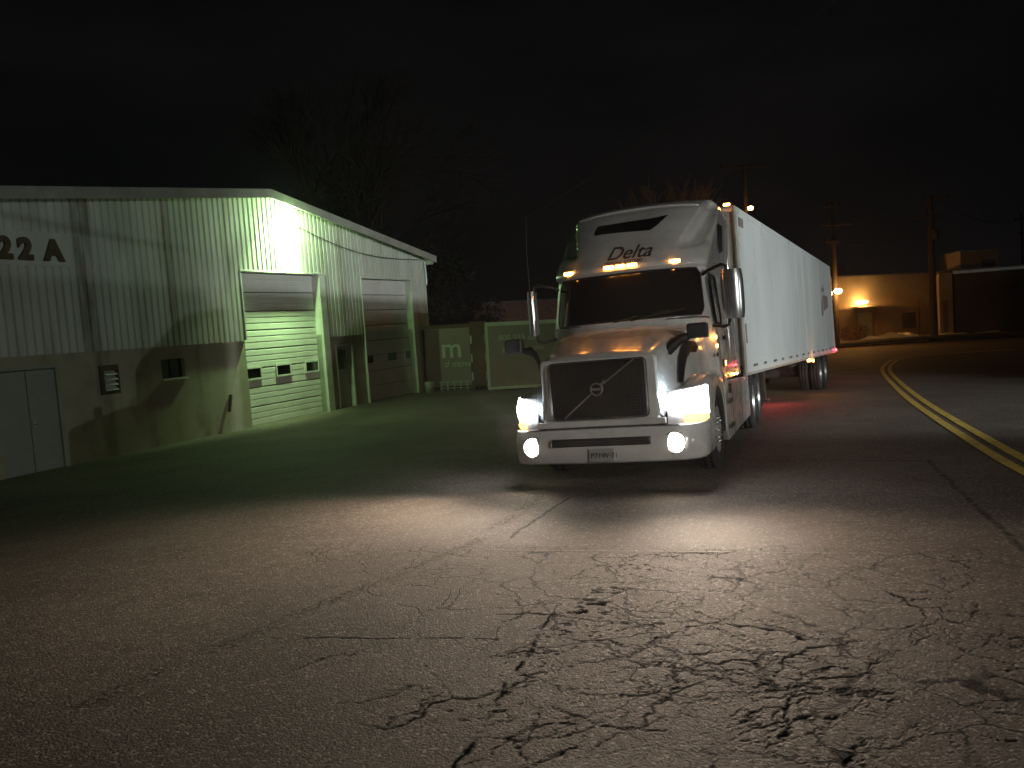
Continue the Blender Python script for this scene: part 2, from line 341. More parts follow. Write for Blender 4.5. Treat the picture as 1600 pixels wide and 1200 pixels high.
def crack_mask(X, Y):
    rnd = random.Random(11)
    jx = (fbm(X, Y, 5, 3, 3)-.5)*.16+(fbm(X, Y, 24, 3, 5)-.5)*.05; jy = (fbm(X, Y, 5, 3, 7)-.5)*.16+(fbm(X, Y, 24, 3, 9)-.5)*.05
    Xp = X+jx; Yp = Y+jy
    wv = fbm(X, Y, 2.6, 4, 21); wf = fbm(X, Y, 16, 3, 31)
    m = np.zeros_like(X)
    def line(pts, w):
        nonlocal m
        for (a, b) in zip(pts, pts[1:]):
            dx, dy = b[0]-a[0], b[1]-a[1]; L2 = dx*dx+dy*dy+1e-9
            x0, x1 = min(a[0], b[0])-.3, max(a[0], b[0])+.3; y0, y1 = min(a[1], b[1])-.3, max(a[1], b[1])+.3
            k = np.where((X > x0) & (X < x1) & (Y > y0) & (Y < y1))
            if k[0].size == 0: continue
            t = np.clip(((Xp[k]-a[0])*dx+(Yp[k]-a[1])*dy)/L2, 0, 1); d = np.hypot(Xp[k]-a[0]-t*dx, Yp[k]-a[1]-t*dy)
            ww = w*(.35+1.9*np.clip(wv[k]-.36, 0, .5)*2)*(.6+.9*wf[k]); m[k] = np.maximum(m[k], np.clip((ww-d)/.008+.25, 0, 1))
    for c in CR: line(c, .0085)
    mains = [p for c in CR for p in c]
    for n in range(240):
        p = mains[rnd.randrange(len(mains))] if n < 90 else (rnd.uniform(.0, 3.4), rnd.uniform(3.2, 6.6))
        if n >= 90 and p[0] < (6.5-p[1])*-.1+.3: continue
        a = rnd.choice((rnd.gauss(.55, .45), rnd.gauss(-.8, .5), rnd.gauss(.1, .3)))+rnd.choice((0, PI)); pts = [p]
        for k in range(rnd.randint(3, 7)):
            a += rnd.gauss(0, .38); q = rnd.uniform(.08, .2); pts.append((pts[-1][0]+math.cos(a)*q, pts[-1][1]+math.sin(a)*q))
        line(pts, rnd.uniform(.002, .006))
    # broken wheel track
    db = np.full_like(X, 9.0)
    for a, b in zip(BAND, BAND[1:]):
        dx, dy = b[0]-a[0], b[1]-a[1]; t = np.clip(((X-a[0])*dx+(Y-a[1])*dy)/(dx*dx+dy*dy), 0, 1); db = np.minimum(db, np.hypot(X-a[0]-t*dx, Y-a[1]-t*dy))
    fine = fbm(X+Y*.35, Y*1.5, 19, 5, 41); cl = fbm(X, Y, 1.9, 3, 51)
    cr_ = np.clip((fine-.60-.13*np.clip(db/.16, 0, 2)+.30*(cl-.5))/.03, 0, 1)*(db < .5)*np.clip((Y-3.5)/.3, 0, 1)
    m = np.maximum(m, cr_)
    # potholes where cracks meet
    for (px, py, pr) in ((1.25, 3.88, .035), (1.0, 3.25, .03), (-.40, 3.95, .02), (.26, 4.3, .035)):
        d = np.hypot((Xp-px), (Yp-py)*1.5)*(.6+.9*fine); m = np.maximum(m, np.clip((pr*.8-d)/.02+.3, 0, 1))
    fade = np.clip((X+1.5)/.3, 0, 1)*np.clip((3.6-X)/.3, 0, 1)*np.clip((6.75+.0-Y-.24*X*0)/.15, 0, 1)
    return m*fade
def ground():
    FX0, FX1, FY0, FY1 = -1.6, 3.7, 2.4, 7.0
    def axis(parts, ends):
        a = []
        for lo, hi, st in parts:
            n = max(1, int(round((hi-lo)/st))); a += [lo+(hi-lo)*k/n for k in range(n)]
        a.append(parts[-1][1]); l = []; q = []; s = parts[0][2]; v = parts[0][0]
        while v > ends[0]: s *= 1.5; v -= s; l.append(v)
        s = parts[-1][2]; v = a[-1]
        while v < ends[1]: s *= 1.5; v += s; q.append(v)
        return np.array(l[::-1]+a+q)
    xs = axis([(-24, -4, 1.0), (-4, FX0, .3), (FX0, FX1, .0135), (FX1, 6, .3), (6, 48, 1.0)], (-700, 700)); ys = axis([(-6, 1.5, 1.0), (1.5, FY0, .3), (FY0, 5.2, .0125), (5.2, FY1, .018), (FY1, 9, .3), (9, 80, 1.0)], (-700, 1200))
    X, Y = np.meshgrid(xs, ys); Z = np.zeros_like(X)
    near = (Y < 8) & (X > -2.5)
    for j, y in enumerate(ys):
        for i, x in enumerate(xs):
            if not near[j, i]: Z[j, i] = H(x, y)
    # blend: H is flat (zero weight of the wall rise) near the camera
    hz = H(1.0, 5.0); Z[near] = hz
    m = crack_mask(X, Y); inside = (X > FX0) & (X < FX1) & (Y > FY0) & (Y < FY1); m = m*inside
    Z = Z-m*.0045+inside*(fbm(X, Y, 1.3, 2, 77)-.5)*.005*np.clip((X-FX0)/.4, 0, 1)*np.clip((FX1-X)/.4, 0, 1)*np.clip((FY1-Y)/.4, 0, 1)*np.clip((Y-FY0)/.3, 0, 1)
    ny, nx = X.shape; co = np.stack([X, Y, Z], -1).reshape(-1, 3).astype(np.float32)
    idx = np.arange(nx*ny).reshape(ny, nx); f = np.stack([idx[:-1, :-1], idx[:-1, 1:], idx[1:, 1:], idx[1:, :-1]], -1).reshape(-1, 4)
    me = bpy.data.meshes.new('ground'); me.vertices.add(len(co)); me.vertices.foreach_set('co', co.ravel())
    me.loops.add(f.size); me.loops.foreach_set('vertex_index', f.ravel().astype(np.int32)); me.polygons.add(len(f))
    me.polygons.foreach_set('loop_start', (np.arange(len(f))*4).astype(np.int32)); me.polygons.foreach_set('loop_total', np.full(len(f), 4, np.int32)); me.update(calc_edges=True)
    at = me.attributes.new('crack', 'FLOAT', 'POINT'); at.data.foreach_set('value', m.reshape(-1).astype(np.float32))
    me.polygons.foreach_set('use_smooth', np.ones(len(f), bool)); me.materials.append(M_asph)
    o = bpy.data.objects.new('ground', me); COL.objects.link(o); return o
g = ground(); tag(g, kind='structure')

def ribbon(pts, w, z=.006, step=.4):
    "flat strip along a polyline draped on the terrain"
    P = [Vector((p[0], p[1], 0)) for p in pts]; Q = []
    for i in range(len(P)-1):
        p0 = P[max(i-1, 0)]; p1 = P[i]; p2 = P[i+1]; p3 = P[min(i+2, len(P)-1)]
        n = max(2, int((p2-p1).length/step))
        for k in range(n):
            t = k/n; Q.append(.5*((2*p1)+(p2-p0)*t+(2*p0-5*p1+4*p2-p3)*t*t+(3*p1-p0-3*p2+p3)*t**3))
    Q.append(P[-1]); rows = []
    for i, q in enumerate(Q):
        d = (Q[min(i+1, len(Q)-1)]-Q[max(i-1, 0)]).normalized(); nn = Vector((-d.y, d.x, 0))
        ww = w*(1+.10*mn.noise(q*2.3)); r = []
        for s in (-.5, 0, .5):
            p = q+nn*ww*s; zz = max(H(p.x+a, p.y+c) for a in (-.3, 0, .3) for c in (-.3, 0, .3)) if p.y > 20 else H(p.x, p.y)+.004
            r.append((p.x, p.y, zz+z))
        rows.append(r)
    return MB().grid(rows)
yl = [(26.5, 42.5), (22.5, 41.8), (19.3, 40.0), (16.95, 36.4), (14.85, 32.2), (12.15, 25.7), (9.62, 19.4), (8.03, 15.22), (7.08, 12.64), (6.31, 10.52), (5.85, 9.14), (4.9, 6.2), (3.9, 3)]
def offs(pts, o):
    r = []
    for i in range(len(pts)):
        a = Vector(pts[max(i-1, 0)]); b = Vector(pts[min(i+1, len(pts)-1)]); d = (b-a).normalized(); r.append((pts[i][0]-d.y*o, pts[i][1]+d.x*o))
    return r
l1 = ribbon(yl, .15).build('road_marking', M_ylw); tag(l1, kind='structure')
l2 = ribbon(offs(yl, .27), .15).build('road_marking', M_ylw); tag(l2, kind='structure')

# ------------------------------------------------------------------ warehouse
WB = Vector((-7.22419, 22.10641, 0)); D3 = Vector((.40331546, .9142332, .03891388)); N3 = Vector((.9149262, -.40362118, 0)); V3 = Vector((-.01570647, -.03560333, .99924257))
WM = Matrix((D3, -N3, V3)).transposed().to_4x4(); WM.translation = WB      # local x along wall, -y outward, z up
bld = empty('warehouse', 'long gable-ended warehouse with green-lit corrugated upper wall', 'building', M=WM)
def roofz(u): return 6.50-.115*(1.17-u) if u < 1.17 else 6.50-.152*(u-1.17)
U0, U1 = -14.0, 10.18
D1 = (.05, 3.45, 4.25); D2 = (5.78, 9.0, 4.20)
def warehouse():
    # lower masonry wall, with openings
    b = MB()
    for a, c in ((U0, -6.95), (-6.95, -5.57), (-5.57, -4.60), (-4.60, -4.15), (-4.15, -2.88), (-2.88, -2.14), (-2.14, D1[0]), (D1[1], 4.10), (4.10, 5.05), (5.05, D2[0]), (D2[1], U1)):
        z0, z1 = -.4, 2.42
        segs = [(z0, z1)]
        if a == -6.95: segs = [(2.10, z1)]
        if a == -4.60: segs = [(z0, 1.42), (2.03, z1)]
        if a == -2.88: segs = [(z0, 1.60), (2.07, z1)]
        if a == 4.10: segs = [(2.06, z1)]
        for s0, s1 in segs: b.box((a, 0, s0), (c, .25, s1))
        if c in (D1[0], D2[0], U1): b.build('lower_wall', M_lower, bld); b = MB()
    # corrugated cladding as folded sheet
    pitch = .19; prof = [(0, 0), (.022, -.045), (.135, -.045), (.157, 0)]
    b = MB()
    def clad(u0, u1, zlo):
        pts = []; u = math.floor(u0/pitch)*pitch
        while u < u1:
            for (q, d) in prof:
                if u0 <= u+q <= u1: pts.append((u+q, d-.035))
            u += pitch
        pts = [(u0, pts[0][1])]+pts+[(u1, pts[-1][1])]
        rows = [[(p[0], p[1], zlo) for p in pts], [(p[0], p[1], min(zlo+.4, roofz(p[0]))) for p in pts], [(p[0], p[1], roofz(p[0])-.02) for p in pts]]
        b.grid(rows, sm=False)
        # backing
        n = 12; rows = [[(u0+(u1-u0)*k/n, -.004, z if z is not None else roofz(u0+(u1-u0)*k/n)-.03) for k in range(n+1)] for z in (zlo+.05, None)]
        b.grid(rows, sm=False)
    clad(U0, D1[0]-.06, 2.38); clad(D1[0]-.06, D1[1]+.32, D1[2]+.03); clad(D1[1]+.32, D2[0]-.03, 2.33); clad(D2[0]-.03, D2[1]+.05, D2[2]+.03); clad(D2[1]+.34, U1-.02, 2.33); clad(D2[1]+.05, D2[1]+.34, D2[2]+.03)
    b.build('corrugated_cladding', M_corr, bld)
    # side and back walls, roof slabs
    b = MB(); b.box((U1-.25, .25, -.4), (U1, 14, roofz(U1)-.05)); b.box((U0, .25, -.4), (U0+.25, 14, roofz(U0)-.05)); b.box((U0, 13.75, -.4), (U1, 14, roofz(U0)-.1)); b.build('side_wall', M_lower, bld)
    b = MB()
    for a, c in ((U0-.3, 1.17), (1.17, U1+.35)):
        za, zc = roofz(a), roofz(c)
        v = [(a, -.38, za), (c, -.38, zc), (c, 14.2, zc), (a, 14.2, za)]
        b.add(v+[(x, y, z+.06) for x, y, z in v], [(0, 3, 2, 1), (4, 5, 6, 7), (0, 1, 5, 4), (1, 2, 6, 5), (2, 3, 7, 6), (3, 0, 4, 7)])
    b.build('roof', M_galv, bld)
    # rake fascia: two stepped bands
    b = MB()
    for a, c in ((U0-.3, 1.168), (1.172, U1+.35)):
        for y0, y1, dz0, dz1 in ((-.42, -.385, -.17, .075), (-.378, -.10, -.06, -.012)):
            za, zc = roofz(a), roofz(c)
            v = [(a, y0, za+dz0), (c, y0, zc+dz0), (c, y1, zc+dz0), (a, y1, za+dz0), (a, y0, za+dz1), (c, y0, zc+dz1), (c, y1, zc+dz1), (a, y1, za+dz1)]
            b.add(v, [(0, 3, 2, 1), (4, 5, 6, 7), (0, 1, 5, 4), (1, 2, 6, 5), (2, 3, 7, 6), (3, 0, 4, 7)])
    b.build('fascia', M_fasc, bld)
    b = MB(); b.box((U1+.0, -.40, roofz(U1)-.30), (U1+.12, -.06, roofz(U1)-.08)); b.tube([(U1-.08, -.12, roofz(U1)-.2), (U1-.06, -.13, 4.2), (U1-.08, -.12, 4.05)], .045); b.build('gutter_end', M_galv, bld)
    # garage doors
    for (a, c, h), win, sh in ((D1, (.12, 1.38, 2.72, .62), 0), (D2, (.10, 1.62, 2.82, .45), 1)):
        d = MB(); yb = .19; z = -.02; hs = (.53,)*8; rows = 8; ph = h/rows+.003
        for k in range(rows):
            z0 = k*ph; z1 = (k+1)*ph-.02
            # each section: flat bands with two pressed ribs
            d.box((a+.01, yb, z0), (c-.01, yb+.05, z1))
            d.box((a+.01, yb-.014, z0+.012), (c-.01, yb-.001, z0+.17)); d.box((a+.01, yb-.014, z0+.20), (c-.01, yb-.001, z0+.33)); d.box((a+.01, yb-.014, z0+.36), (c-.01, yb-.001, z1-.012))
        g = d.build('garage_door', M_door, bld, bevel=.006)
        for i in range(3):
            wx = a+win[i]+.02
            if i == 0: wx = a+.12
            wz = 1.33 if not sh else 1.33; ww = .58; wh = .27
            f = MB(); yy = yb-.045
            f.box((wx-.05, yy, wz-.05), (wx+ww+.05, yb-.015, wz)); f.box((wx-.05, yy, wz+wh), (wx+ww+.05, yb-.015, wz+wh+.05)); f.box((wx-.05, yy, wz+.0005), (wx, yb-.015, wz+wh-.0005)); f.box((wx+ww, yy, wz+.0005), (wx+ww+.05, yb-.015, wz+wh-.0005))
            f.build('window_frame', M_trim, g)
            MB().box((wx+.001, yb-.03, wz+.001), (wx+ww-.001, yb-.016, wz+wh-.001)).build('window', M_glass, g)
    # jambs and head trims
    b = MB()
    for a, c, h in (D1, D2):
        b.box((c, -.10, -.2), (c+.30, .23, h+.02)); b.box((a-.05, -.095, -.2 if a > 1 else 2.40), (a-.001, .0, h+.02))
        b.box((a-.05, -.105, h+.021), (c+.30, .23, h+.07))
    b.build('door_jamb', M_trim, bld, bevel=.008)
    # man door in a recess
    md = MB(); md.box((4.16, .16, -.05), (4.98, .2, 2.02)); m_ = md.build('side_door', M_pale, bld)
    MB().box((4.28, .15, 1.25), (4.85, .159, 1.9)).build('window', M_glass, m_)
    MB().tube([(4.3, .10, .98), (4.42, .10, .98)], .02).build('handle', M_galv, m_)
    fb = MB(); fb.box((4.985, -.03, -.1), (5.05, .2, 2.06)); fb.box((4.10, -.03, -.1), (4.158, .2, 2.06)); fb.box((4.159, -.03, 2.021), (4.984, .2, 2.06)); fb.build('door_frame', M_trim, m_)
    # double door on the left
    dd = MB(); dd.box((-6.94, .04, -.35), (-6.30, .09, 2.08)); dd.box((-6.285, .04, -.35), (-5.60, .09, 2.08)); d_ = dd.build('double_door', M_pale, bld, bevel=.006)
    fb = MB(); fb.box((-5.66, -.02, -.35), (-5.575, .038, 2.16)); fb.box((-7.02, -.02, 2.10), (-5.661, .038, 2.16)); fb.build('door_frame', M_pale, d_)
    hb = MB(); hb.tube([(-6.22, .03, .98), (-6.22, -.03, .98), (-6.08, -.03, .98)], .014); hb.box((-6.25, .02, .9), (-6.19, .039, 1.07)); hb.build('handle', M_galv, d_)
    # louvre vent
    fv = MB(); x0, x1, z0, z1 = -4.62, -4.13, 1.40, 2.05
    fv.box((x0, -.05, z0), (x0+.09, .1, z1)); fv.box((x1-.05, -.05, z0), (x1, .1, z1)); fv.box((x0+.091, -.05, z1-.12), (x1-.051, .1, z1)); fv.box((x0+.091, -.05, z0), (x1-.051, .1, z0+.05)); fv.box((x0+.09, .1, z0), (x1-.05, .12, z1)); v_ = fv.build('louvre_vent', M_brown, bld)
    for k in range(4):
        z = z0+.08+k*.115; MB().add([(x0+.10, -.07, z), (x1-.06, -.07, z), (x1-.06, .06, z+.10), (x0+.10, .06, z+.10), (x0+.10, -.075, z+.012), (x1-.06, -.075, z+.012), (x1-.06, .055, z+.112), (x0+.10, .055, z+.112)], [(0, 3, 2, 1), (4, 5, 6, 7), (0, 1, 5, 4), (1, 2, 6, 5), (2, 3, 7, 6), (3, 0, 4, 7)]).build('slat', M_trim, v_)
    # small window with sill
    MB().box((-2.88, .12, 1.60), (-2.14, .14, 2.07)).build('window', M_glass, bld)
    wf = MB(); wf.box((-2.53, .09, 1.601), (-2.49, .118, 2.069)); wf.build('window_frame', M_black, bld)
    MB().box((-2.90, -.06, 1.555), (-2.12, .11, 1.598)).build('window_sill', M_trim, bld)
    # pipe stub and conduit
    MB().tube([(-.72, -.05, .98), (-.86, -.08, .55)], .045).build('pipe_stub', M_brown, bld)
    # wall sign: board and numerals
    sb = MB().box((-7.6, -.102, 4.20), (-5.12, -.082, 4.90)).build('sign_board', M_corr, bld)
    def txt(s, size, x, z, y, matl, name, parent, th=.03, shear=0, bold=.0):
        c = bpy.data.curves.new('t', 'FONT'); c.body = s; c.size = size; c.extrude = th/2; c.offset = bold; c.shear = shear
        o = bpy.data.objects.new('t', c); COL.objects.link(o); dg = bpy.context.evaluated_depsgraph_get(); me = bpy.data.meshes.new_from_object(o.evaluated_get(dg))
        bpy.data.objects.remove(o); me.transform(Matrix(((1, 0, 0, x), (0, 0, -1, y), (0, 1, 0, z), (0, 0, 0, 1)))); me.materials.clear(); me.materials.append(matl)
        q = bpy.data.objects.new(name, me); COL.objects.link(q)
        if parent: q.parent = parent
        return q
    globals()['txt'] = txt
    txt('2', .58, -6.70, 4.33, -.15, M_brown, 'numeral', sb, .06, bold=.03)
    txt('2', .58, -6.27, 4.33, -.15, M_brown, 'numeral', sb, .06, bold=.03)
    txt('A', .58, -5.70, 4.33, -.15, M_brown, 'letter', sb, .06, bold=.03)
    # cable along the right slope
    pts = []
    for k in range(30):
        t = k/29; u = 2.3+7.5*t; pts.append((u, -.13-.05*math.sin(PI*t), 5.75-.75*t-.42*math.sin(PI*t)**1.0*(1-.3*t)))
    MB().tube(pts, .012, 5).build('cable', M_black, bld)
    # lamp over the first door
    L = MB(); L.box((1.92, -.10, 5.84), (2.26, -.05, 6.16)); L.tube([(2.09, -.10, 6.0), (2.09, -.22, 6.05)], .03, 8); lm = L.build('wall_lamp', M_galv, bld)
    MB().lathe([(-.20, .0001), (-.18, .10), (-.05, .17), (.06, .16), (.12, .08), (.13, .0001)], (2.09, -.30, 5.98), 'z', 20).build('lamp_lens', M_lampg, lm)
    lamp('wall_lamp_light', 'POINT', (2.00, -.42, 5.80), 380, (.56, 1, .38), bld, size=.10)
    lamp('wall_lamp_light', 'SPOT', (1.85, -.44, 5.85), 3900, (.60, 1, .42), bld, rot=(-.12, .62, -.66), size=.08, spot=112, blend=1)
warehouse()
# flue on the roof
fl = empty('flue_pipe', 'thin galvanised flue pipe standing on the warehouse roof slope', 'flue', M=WM @ Matrix.Translation((4.05, .9, roofz(4.05))))
MB().lathe([(-.1, .10), (.50, .085), (.50, .0)], (0, 0, 0), 'z', 16).build('pipe', M_galv, fl)
MB().lathe([(.53, .0), (.53, .12), (.56, .12), (.60, .02)], (0, 0, 0), 'z', 16).build('cap', M_galv, fl)
for i, (u, yy, s) in enumerate(((6.7, .0, .28), (8.3, -.05, .34), (8.9, .1, .25), (7.4, .2, .22))):
    rows = []; c = WM @ Vector((u, yy, roofz(u)+.055))
    for a in range(5):
        rr = s*(1-a/4)**.6; rows.append([tuple(c+WM.to_3x3() @ Vector((math.cos(t)*rr*1.6, math.sin(t)*rr*.6, .0+.10*(a/4)+.03*mn.noise(Vector((t, a, i)))-.152*math.cos(t)*rr*1.6))) for t in [2*PI*k/10 for k in range(10)]])
    o = MB().grid(rows, close=True).build('snow_patch', M_snow)
    tag(o, 'small leftover snow patch on the warehouse roof edge', 'snow', 'snow patches on the warehouse roof')

HL_E = 255; FG_E = 24
M_turnoff = mat('amber_plastic', (.45, .14, .02), .35, var=.1)
o_, X_, B_, Z_ = Vector((1.02676731, 9.52189122, .0)), Vector((.9305946, -.36468591, .03158912)), Vector((.36489643, .93104761, -.00097226)), Vector((-.0290564, .01243154, .99950047))
TM = Matrix((X_, B_, Z_)).transposed().to_4x4(); TM.translation = o_
trk = empty('semi_truck', 'white semi truck tractor facing the camera with headlights on', 'truck', M=TM)
CAB = [(1.12, 1.19, 1.80, 2.25, 3), (1.95, 1.15, 1.68, 2.15, 3), (2.03, 1.13, 1.60, 2.10, 3), (2.74, 1.075, 1.84, 2.28, 3), (2.755, 1.085, 1.76, 2.22, 3), (2.79, 1.09, 1.74, 2.20, 3), (2.86, 1.10, 1.80, 2.28, 3),
       (3.10, 1.12, 2.08, 2.62, 3.2), (3.50, 1.155, 2.58, 3.08, 3.4), (3.70, 1.155, 2.88, 3.30, 3.4), (3.82, 1.12, 3.12, 3.55, 3.2), (3.90, 1.04, 3.38, 3.75, 3), (3.95, .93, 3.65, 3.98, 2.6), (3.985, .75, 3.98, 4.2, 2.4), (4.0, .4, 4.35, 4.5, 2)]
def ckey(z):
    if z <= CAB[0][0]: return CAB[0][1:]
    for a, b in zip(CAB, CAB[1:]):
        if z <= b[0]:
            t = (z-a[0])/(b[0]-a[0]); return tuple(a[i]+(b[i]-a[i])*t for i in range(1, 5))
    return CAB[-1][1:]
def caby(x, z):
    w, yf, yc, p = ckey(z); f = min(1, abs(x)/w); y = yf+(yc-yf)*f**p
    t = (z-3.08)/.80; f0 = .66+.24*t; wz = sm01((z-3.02)/.14)*(1-sm01((z-3.76)/.14))
    if f > f0: y += .34*wz*sm01((f-f0)/.035)*(1-.75*sm01((f-f0-.05)/.24))
    return y
YB = 4.85
def truck():
    zs = []
    for a, b in zip(CAB, CAB[1:]):
        n = max(1, int((b[0]-a[0])/.035)) if a[0] > 1.9 else 4
        zs += [a[0]+(b[0]-a[0])*k/n for k in range(n)]
    zs.append(CAB[-1][0])
    rows = []
    for z in zs:
        w = ckey(z)[0]; r = []
        xr = [math.sin(-PI/2+PI*k/72)*w for k in range(73)]
        yc = caby(w, z)
        for k in range(8): r.append((-w*(1-.0), YB+(yc-YB)*k/8, z))
        for x in xr: r.append((x, caby(x, z), z))
        for k in range(7, -1, -1): r.append((w, YB+(yc-YB)*k/8, z))
        rows.append(r)
    b = MB().grid(rows, close=True)
    b.add(rows[-1], [list(range(len(rows[-1])))], True); b.add(rows[0], [list(range(len(rows[0])))[::-1]])
    cab = b.build('cab', M_white, trk); 
    # windshield
    rows = []
    for k in range(13):
        z = 2.065+(2.725-2.065)*k/12; w = ckey(z)[0]; hw = .935*w
        rd = .04*max(0, abs(k-6)-4.5)/1.5
        rows.append([(x, caby(x, z)-.010, z) for x in [(-1+2*i/40)*(hw-rd) for i in range(41)]])
    MB().grid(rows).build('windshield', M_glass, trk)
    # black seal round it
    s = MB(); ring = rows[0]+[r[-1] for r in rows[1:]]+rows[-1][::-1][1:]+[r[0] for r in rows[::-1][1:-1]]
    s.tube([(x, y+.002, z) for x, y, z in ring]+[ring[0]], .011, 6); s.build('windshield_seal', M_black, trk)
    for sx in (-1, 1):
        wp = MB(); wp.tube([(sx*.12, 1.60, 2.05), (sx*.12+.3, 1.62, 2.10), (sx*.1+.75, 1.69, 2.15)], .010, 5)
        wp.build('wiper', M_black, trk)
    for sx in (-1, 1):
        MB().tube([(sx*1.205, 2.36, 1.05), (sx*1.20, 2.36, 1.24), (sx*1.10, 2.345, 1.262)], .006, 5).build('hood_seam', M_black, trk)
        MB().tube([(sx*.6, 1.63, 2.035), (sx*.95, 1.78, 2.04), (sx*1.09, 2.0, 2.03), (sx*1.13, 2.2, 1.98), (sx*1.155, 2.27, 1.80), (sx*1.175, 2.275, 1.3)], .007, 5).build('cowl_seam', M_black, trk)
        MB().lathe([(0, .03), (.02, .026), (.024, .0001)], (sx*1.165, 2.12, 1.50), 'x', 10).build('hood_latch', M_black, trk)
    # roof slot window
    pts = [(-.50, 3.365), (.32, 3.36), (.40, 3.42), (.54, 3.60), (-.48, 3.59), (-.53, 3.55), (-.54, 3.50), (-.54, 3.41)]
    def drape(poly, off, nx=24, nz=6):
        # drape by scanlines
        z0 = min(p[1] for p in poly); z1 = max(p[1] for p in poly); rows = []
        for k in range(nz+1):
            z = z0+1e-4+(z1-z0-2e-4)*k/nz; xs = []
            for (a, c) in zip(poly, poly[1:]+poly[:1]):
                if (a[1]-z)*(c[1]-z) <= 0 and a[1] != c[1]: xs.append(a[0]+(c[0]-a[0])*(z-a[1])/(c[1]-a[1]))
            rows.append([(min(xs)+(max(xs)-min(xs))*i/nx, caby(min(xs)+(max(xs)-min(xs))*i/nx, z)-off, z) for i in range(nx+1)])
        return MB().grid(rows)
    drape(pts, .008).build('roof_window', M_glass, trk)
    # lettering on the fairing
    def lett(s, size, x0, z0, shear, bold, name, sc=1.0):
        c = bpy.data.curves.new('t', 'FONT'); c.body = s; c.size = size; c.shear = shear; c.offset = bold
        o = bpy.data.objects.new('t', c); COL.objects.link(o); dg = bpy.context.evaluated_depsgraph_get(); me = bpy.data.meshes.new_from_object(o.evaluated_get(dg)); bpy.data.objects.remove(o)
        for v in me.vertices:
            x = x0+v.co.x*sc; z = z0+v.co.y; v.co = (x, caby(x, z)-.009, z)
        me.materials.clear(); me.materials.append(M_decal); q = bpy.data.objects.new(name, me); COL.objects.link(q); q.parent = trk
    lett('Delta', .295, -.235, 2.935, .28, .004, 'lettering', .98)
    lett('FREIGHT SYSTEMS', .068, -.25, 2.862, .25, .001, 'lettering', .99)
    # side glass
    def side(poly, sgn, off, name, matl, th=None):
        v = [(sgn*(ckey(z)[0]+off), y, z) for y, z in poly]
        MB().add(v, [list(range(len(v)))]).build(name, matl, trk)
    for sgn in (1, -1):
        # door panel slightly proud
        dp = MB(); poly = [(1.86+.42, 2.72), (3.06, 2.72), (3.08, 1.25), (2.3, 1.25), (2.22, 2.0)]
        rows = []
        for k in range(9):
            z = 1.22+(2.70-1.22)*k/8; y0 = 2.29 + .04*sm01((z-2)/.7); rows.append([(sgn*(ckey(z)[0]+.006), y0, z), (sgn*(ckey(z)[0]+.006), 3.10, z)])
        d = dp.grid(rows).build('door', M_white, trk, solid=.0)
        wn = [(2.36, 2.64), (2.98, 2.64), (3.0, 2.02), (2.80, 1.93), (2.30, 1.95)]
        MB().add([(sgn*(ckey(z)[0]+.014), y, z) for y, z in wn], [list(range(5))]).build('window', M_glass, d)
        gr = MB(); gr.tube([(sgn*(ckey(z)[0]+.016), y, z) for y, z in wn+wn[:1]], .016, 6); gr.build('window_frame', M_black, d)
        hd = MB(); hd.box((sgn*1.165, 2.88, 1.70), (sgn*1.205, 3.02, 1.76)); hd.build('handle', M_black, d)
        MB().tube([(sgn*1.20, 3.16, 1.35), (sgn*1.235, 3.16, 1.42), (sgn*1.20, 3.16, 2.55), (sgn*1.155, 3.16, 2.60)], .014, 6).build('grab_rail', M_chr, trk)
        # sleeper window + compartments
        side([(3.34, 3.46), (3.92, 3.50), (4.06, 3.12), (3.66, 3.04), (3.46, 3.12)], sgn, .010, 'sleeper_window', M_glass)
        side([(3.30, 1.95), (3.33, 1.95), (3.33, 1.2), (3.30, 1.2)], sgn, .006, 'panel_seam', M_grey)
        side([(4.28, 3.75), (4.30, 3.75), (4.30, 1.2), (4.28, 1.2)], sgn, .006, 'panel_seam', M_grey)
        bx = MB(); bx.box((sgn*1.185, 3.62, 1.50), (sgn*1.196, 4.1, 1.95)); bx.build('locker_door', M_white, trk, bevel=.006)
        for (yy, zz) in ((2.66, 1.36),):
            bz = MB().rbox((sgn*1.19, yy-.07, zz-.035), (sgn*1.192+sgn*.001, yy+.07, zz+.035), .012)
            q = MB(); q.box((sgn*1.18, yy-.10, zz-.055), (sgn*1.20, yy+.10, zz+.055)); hq = q.build('side_marker', M_black, trk)
            MB().box((sgn*1.201, yy+.02, zz-.032), (sgn*1.212, yy+.085, zz+.036)).build('lens', M_ambl, hq)
            MB().box((sgn*1.201, yy-.09, zz-.042), (sgn*1.210, yy-.005, zz+.042)).build('reflector', M_turnoff, hq)
        # red small stickers
        for yy, zz in ((2.42, 1.62), (3.5, 1.62)): side([(yy, zz), (yy+.04, zz), (yy+.04, zz+.12), (yy, zz+.12)], sgn, .012, 'sticker', M_red)
    # side extenders
    for sgn in (1, -1):
        MB().box((sgn*1.06, YB, 1.2), (sgn*1.12, YB+.42, 3.80)).build('side_extender', M_white, trk, bevel=.02)
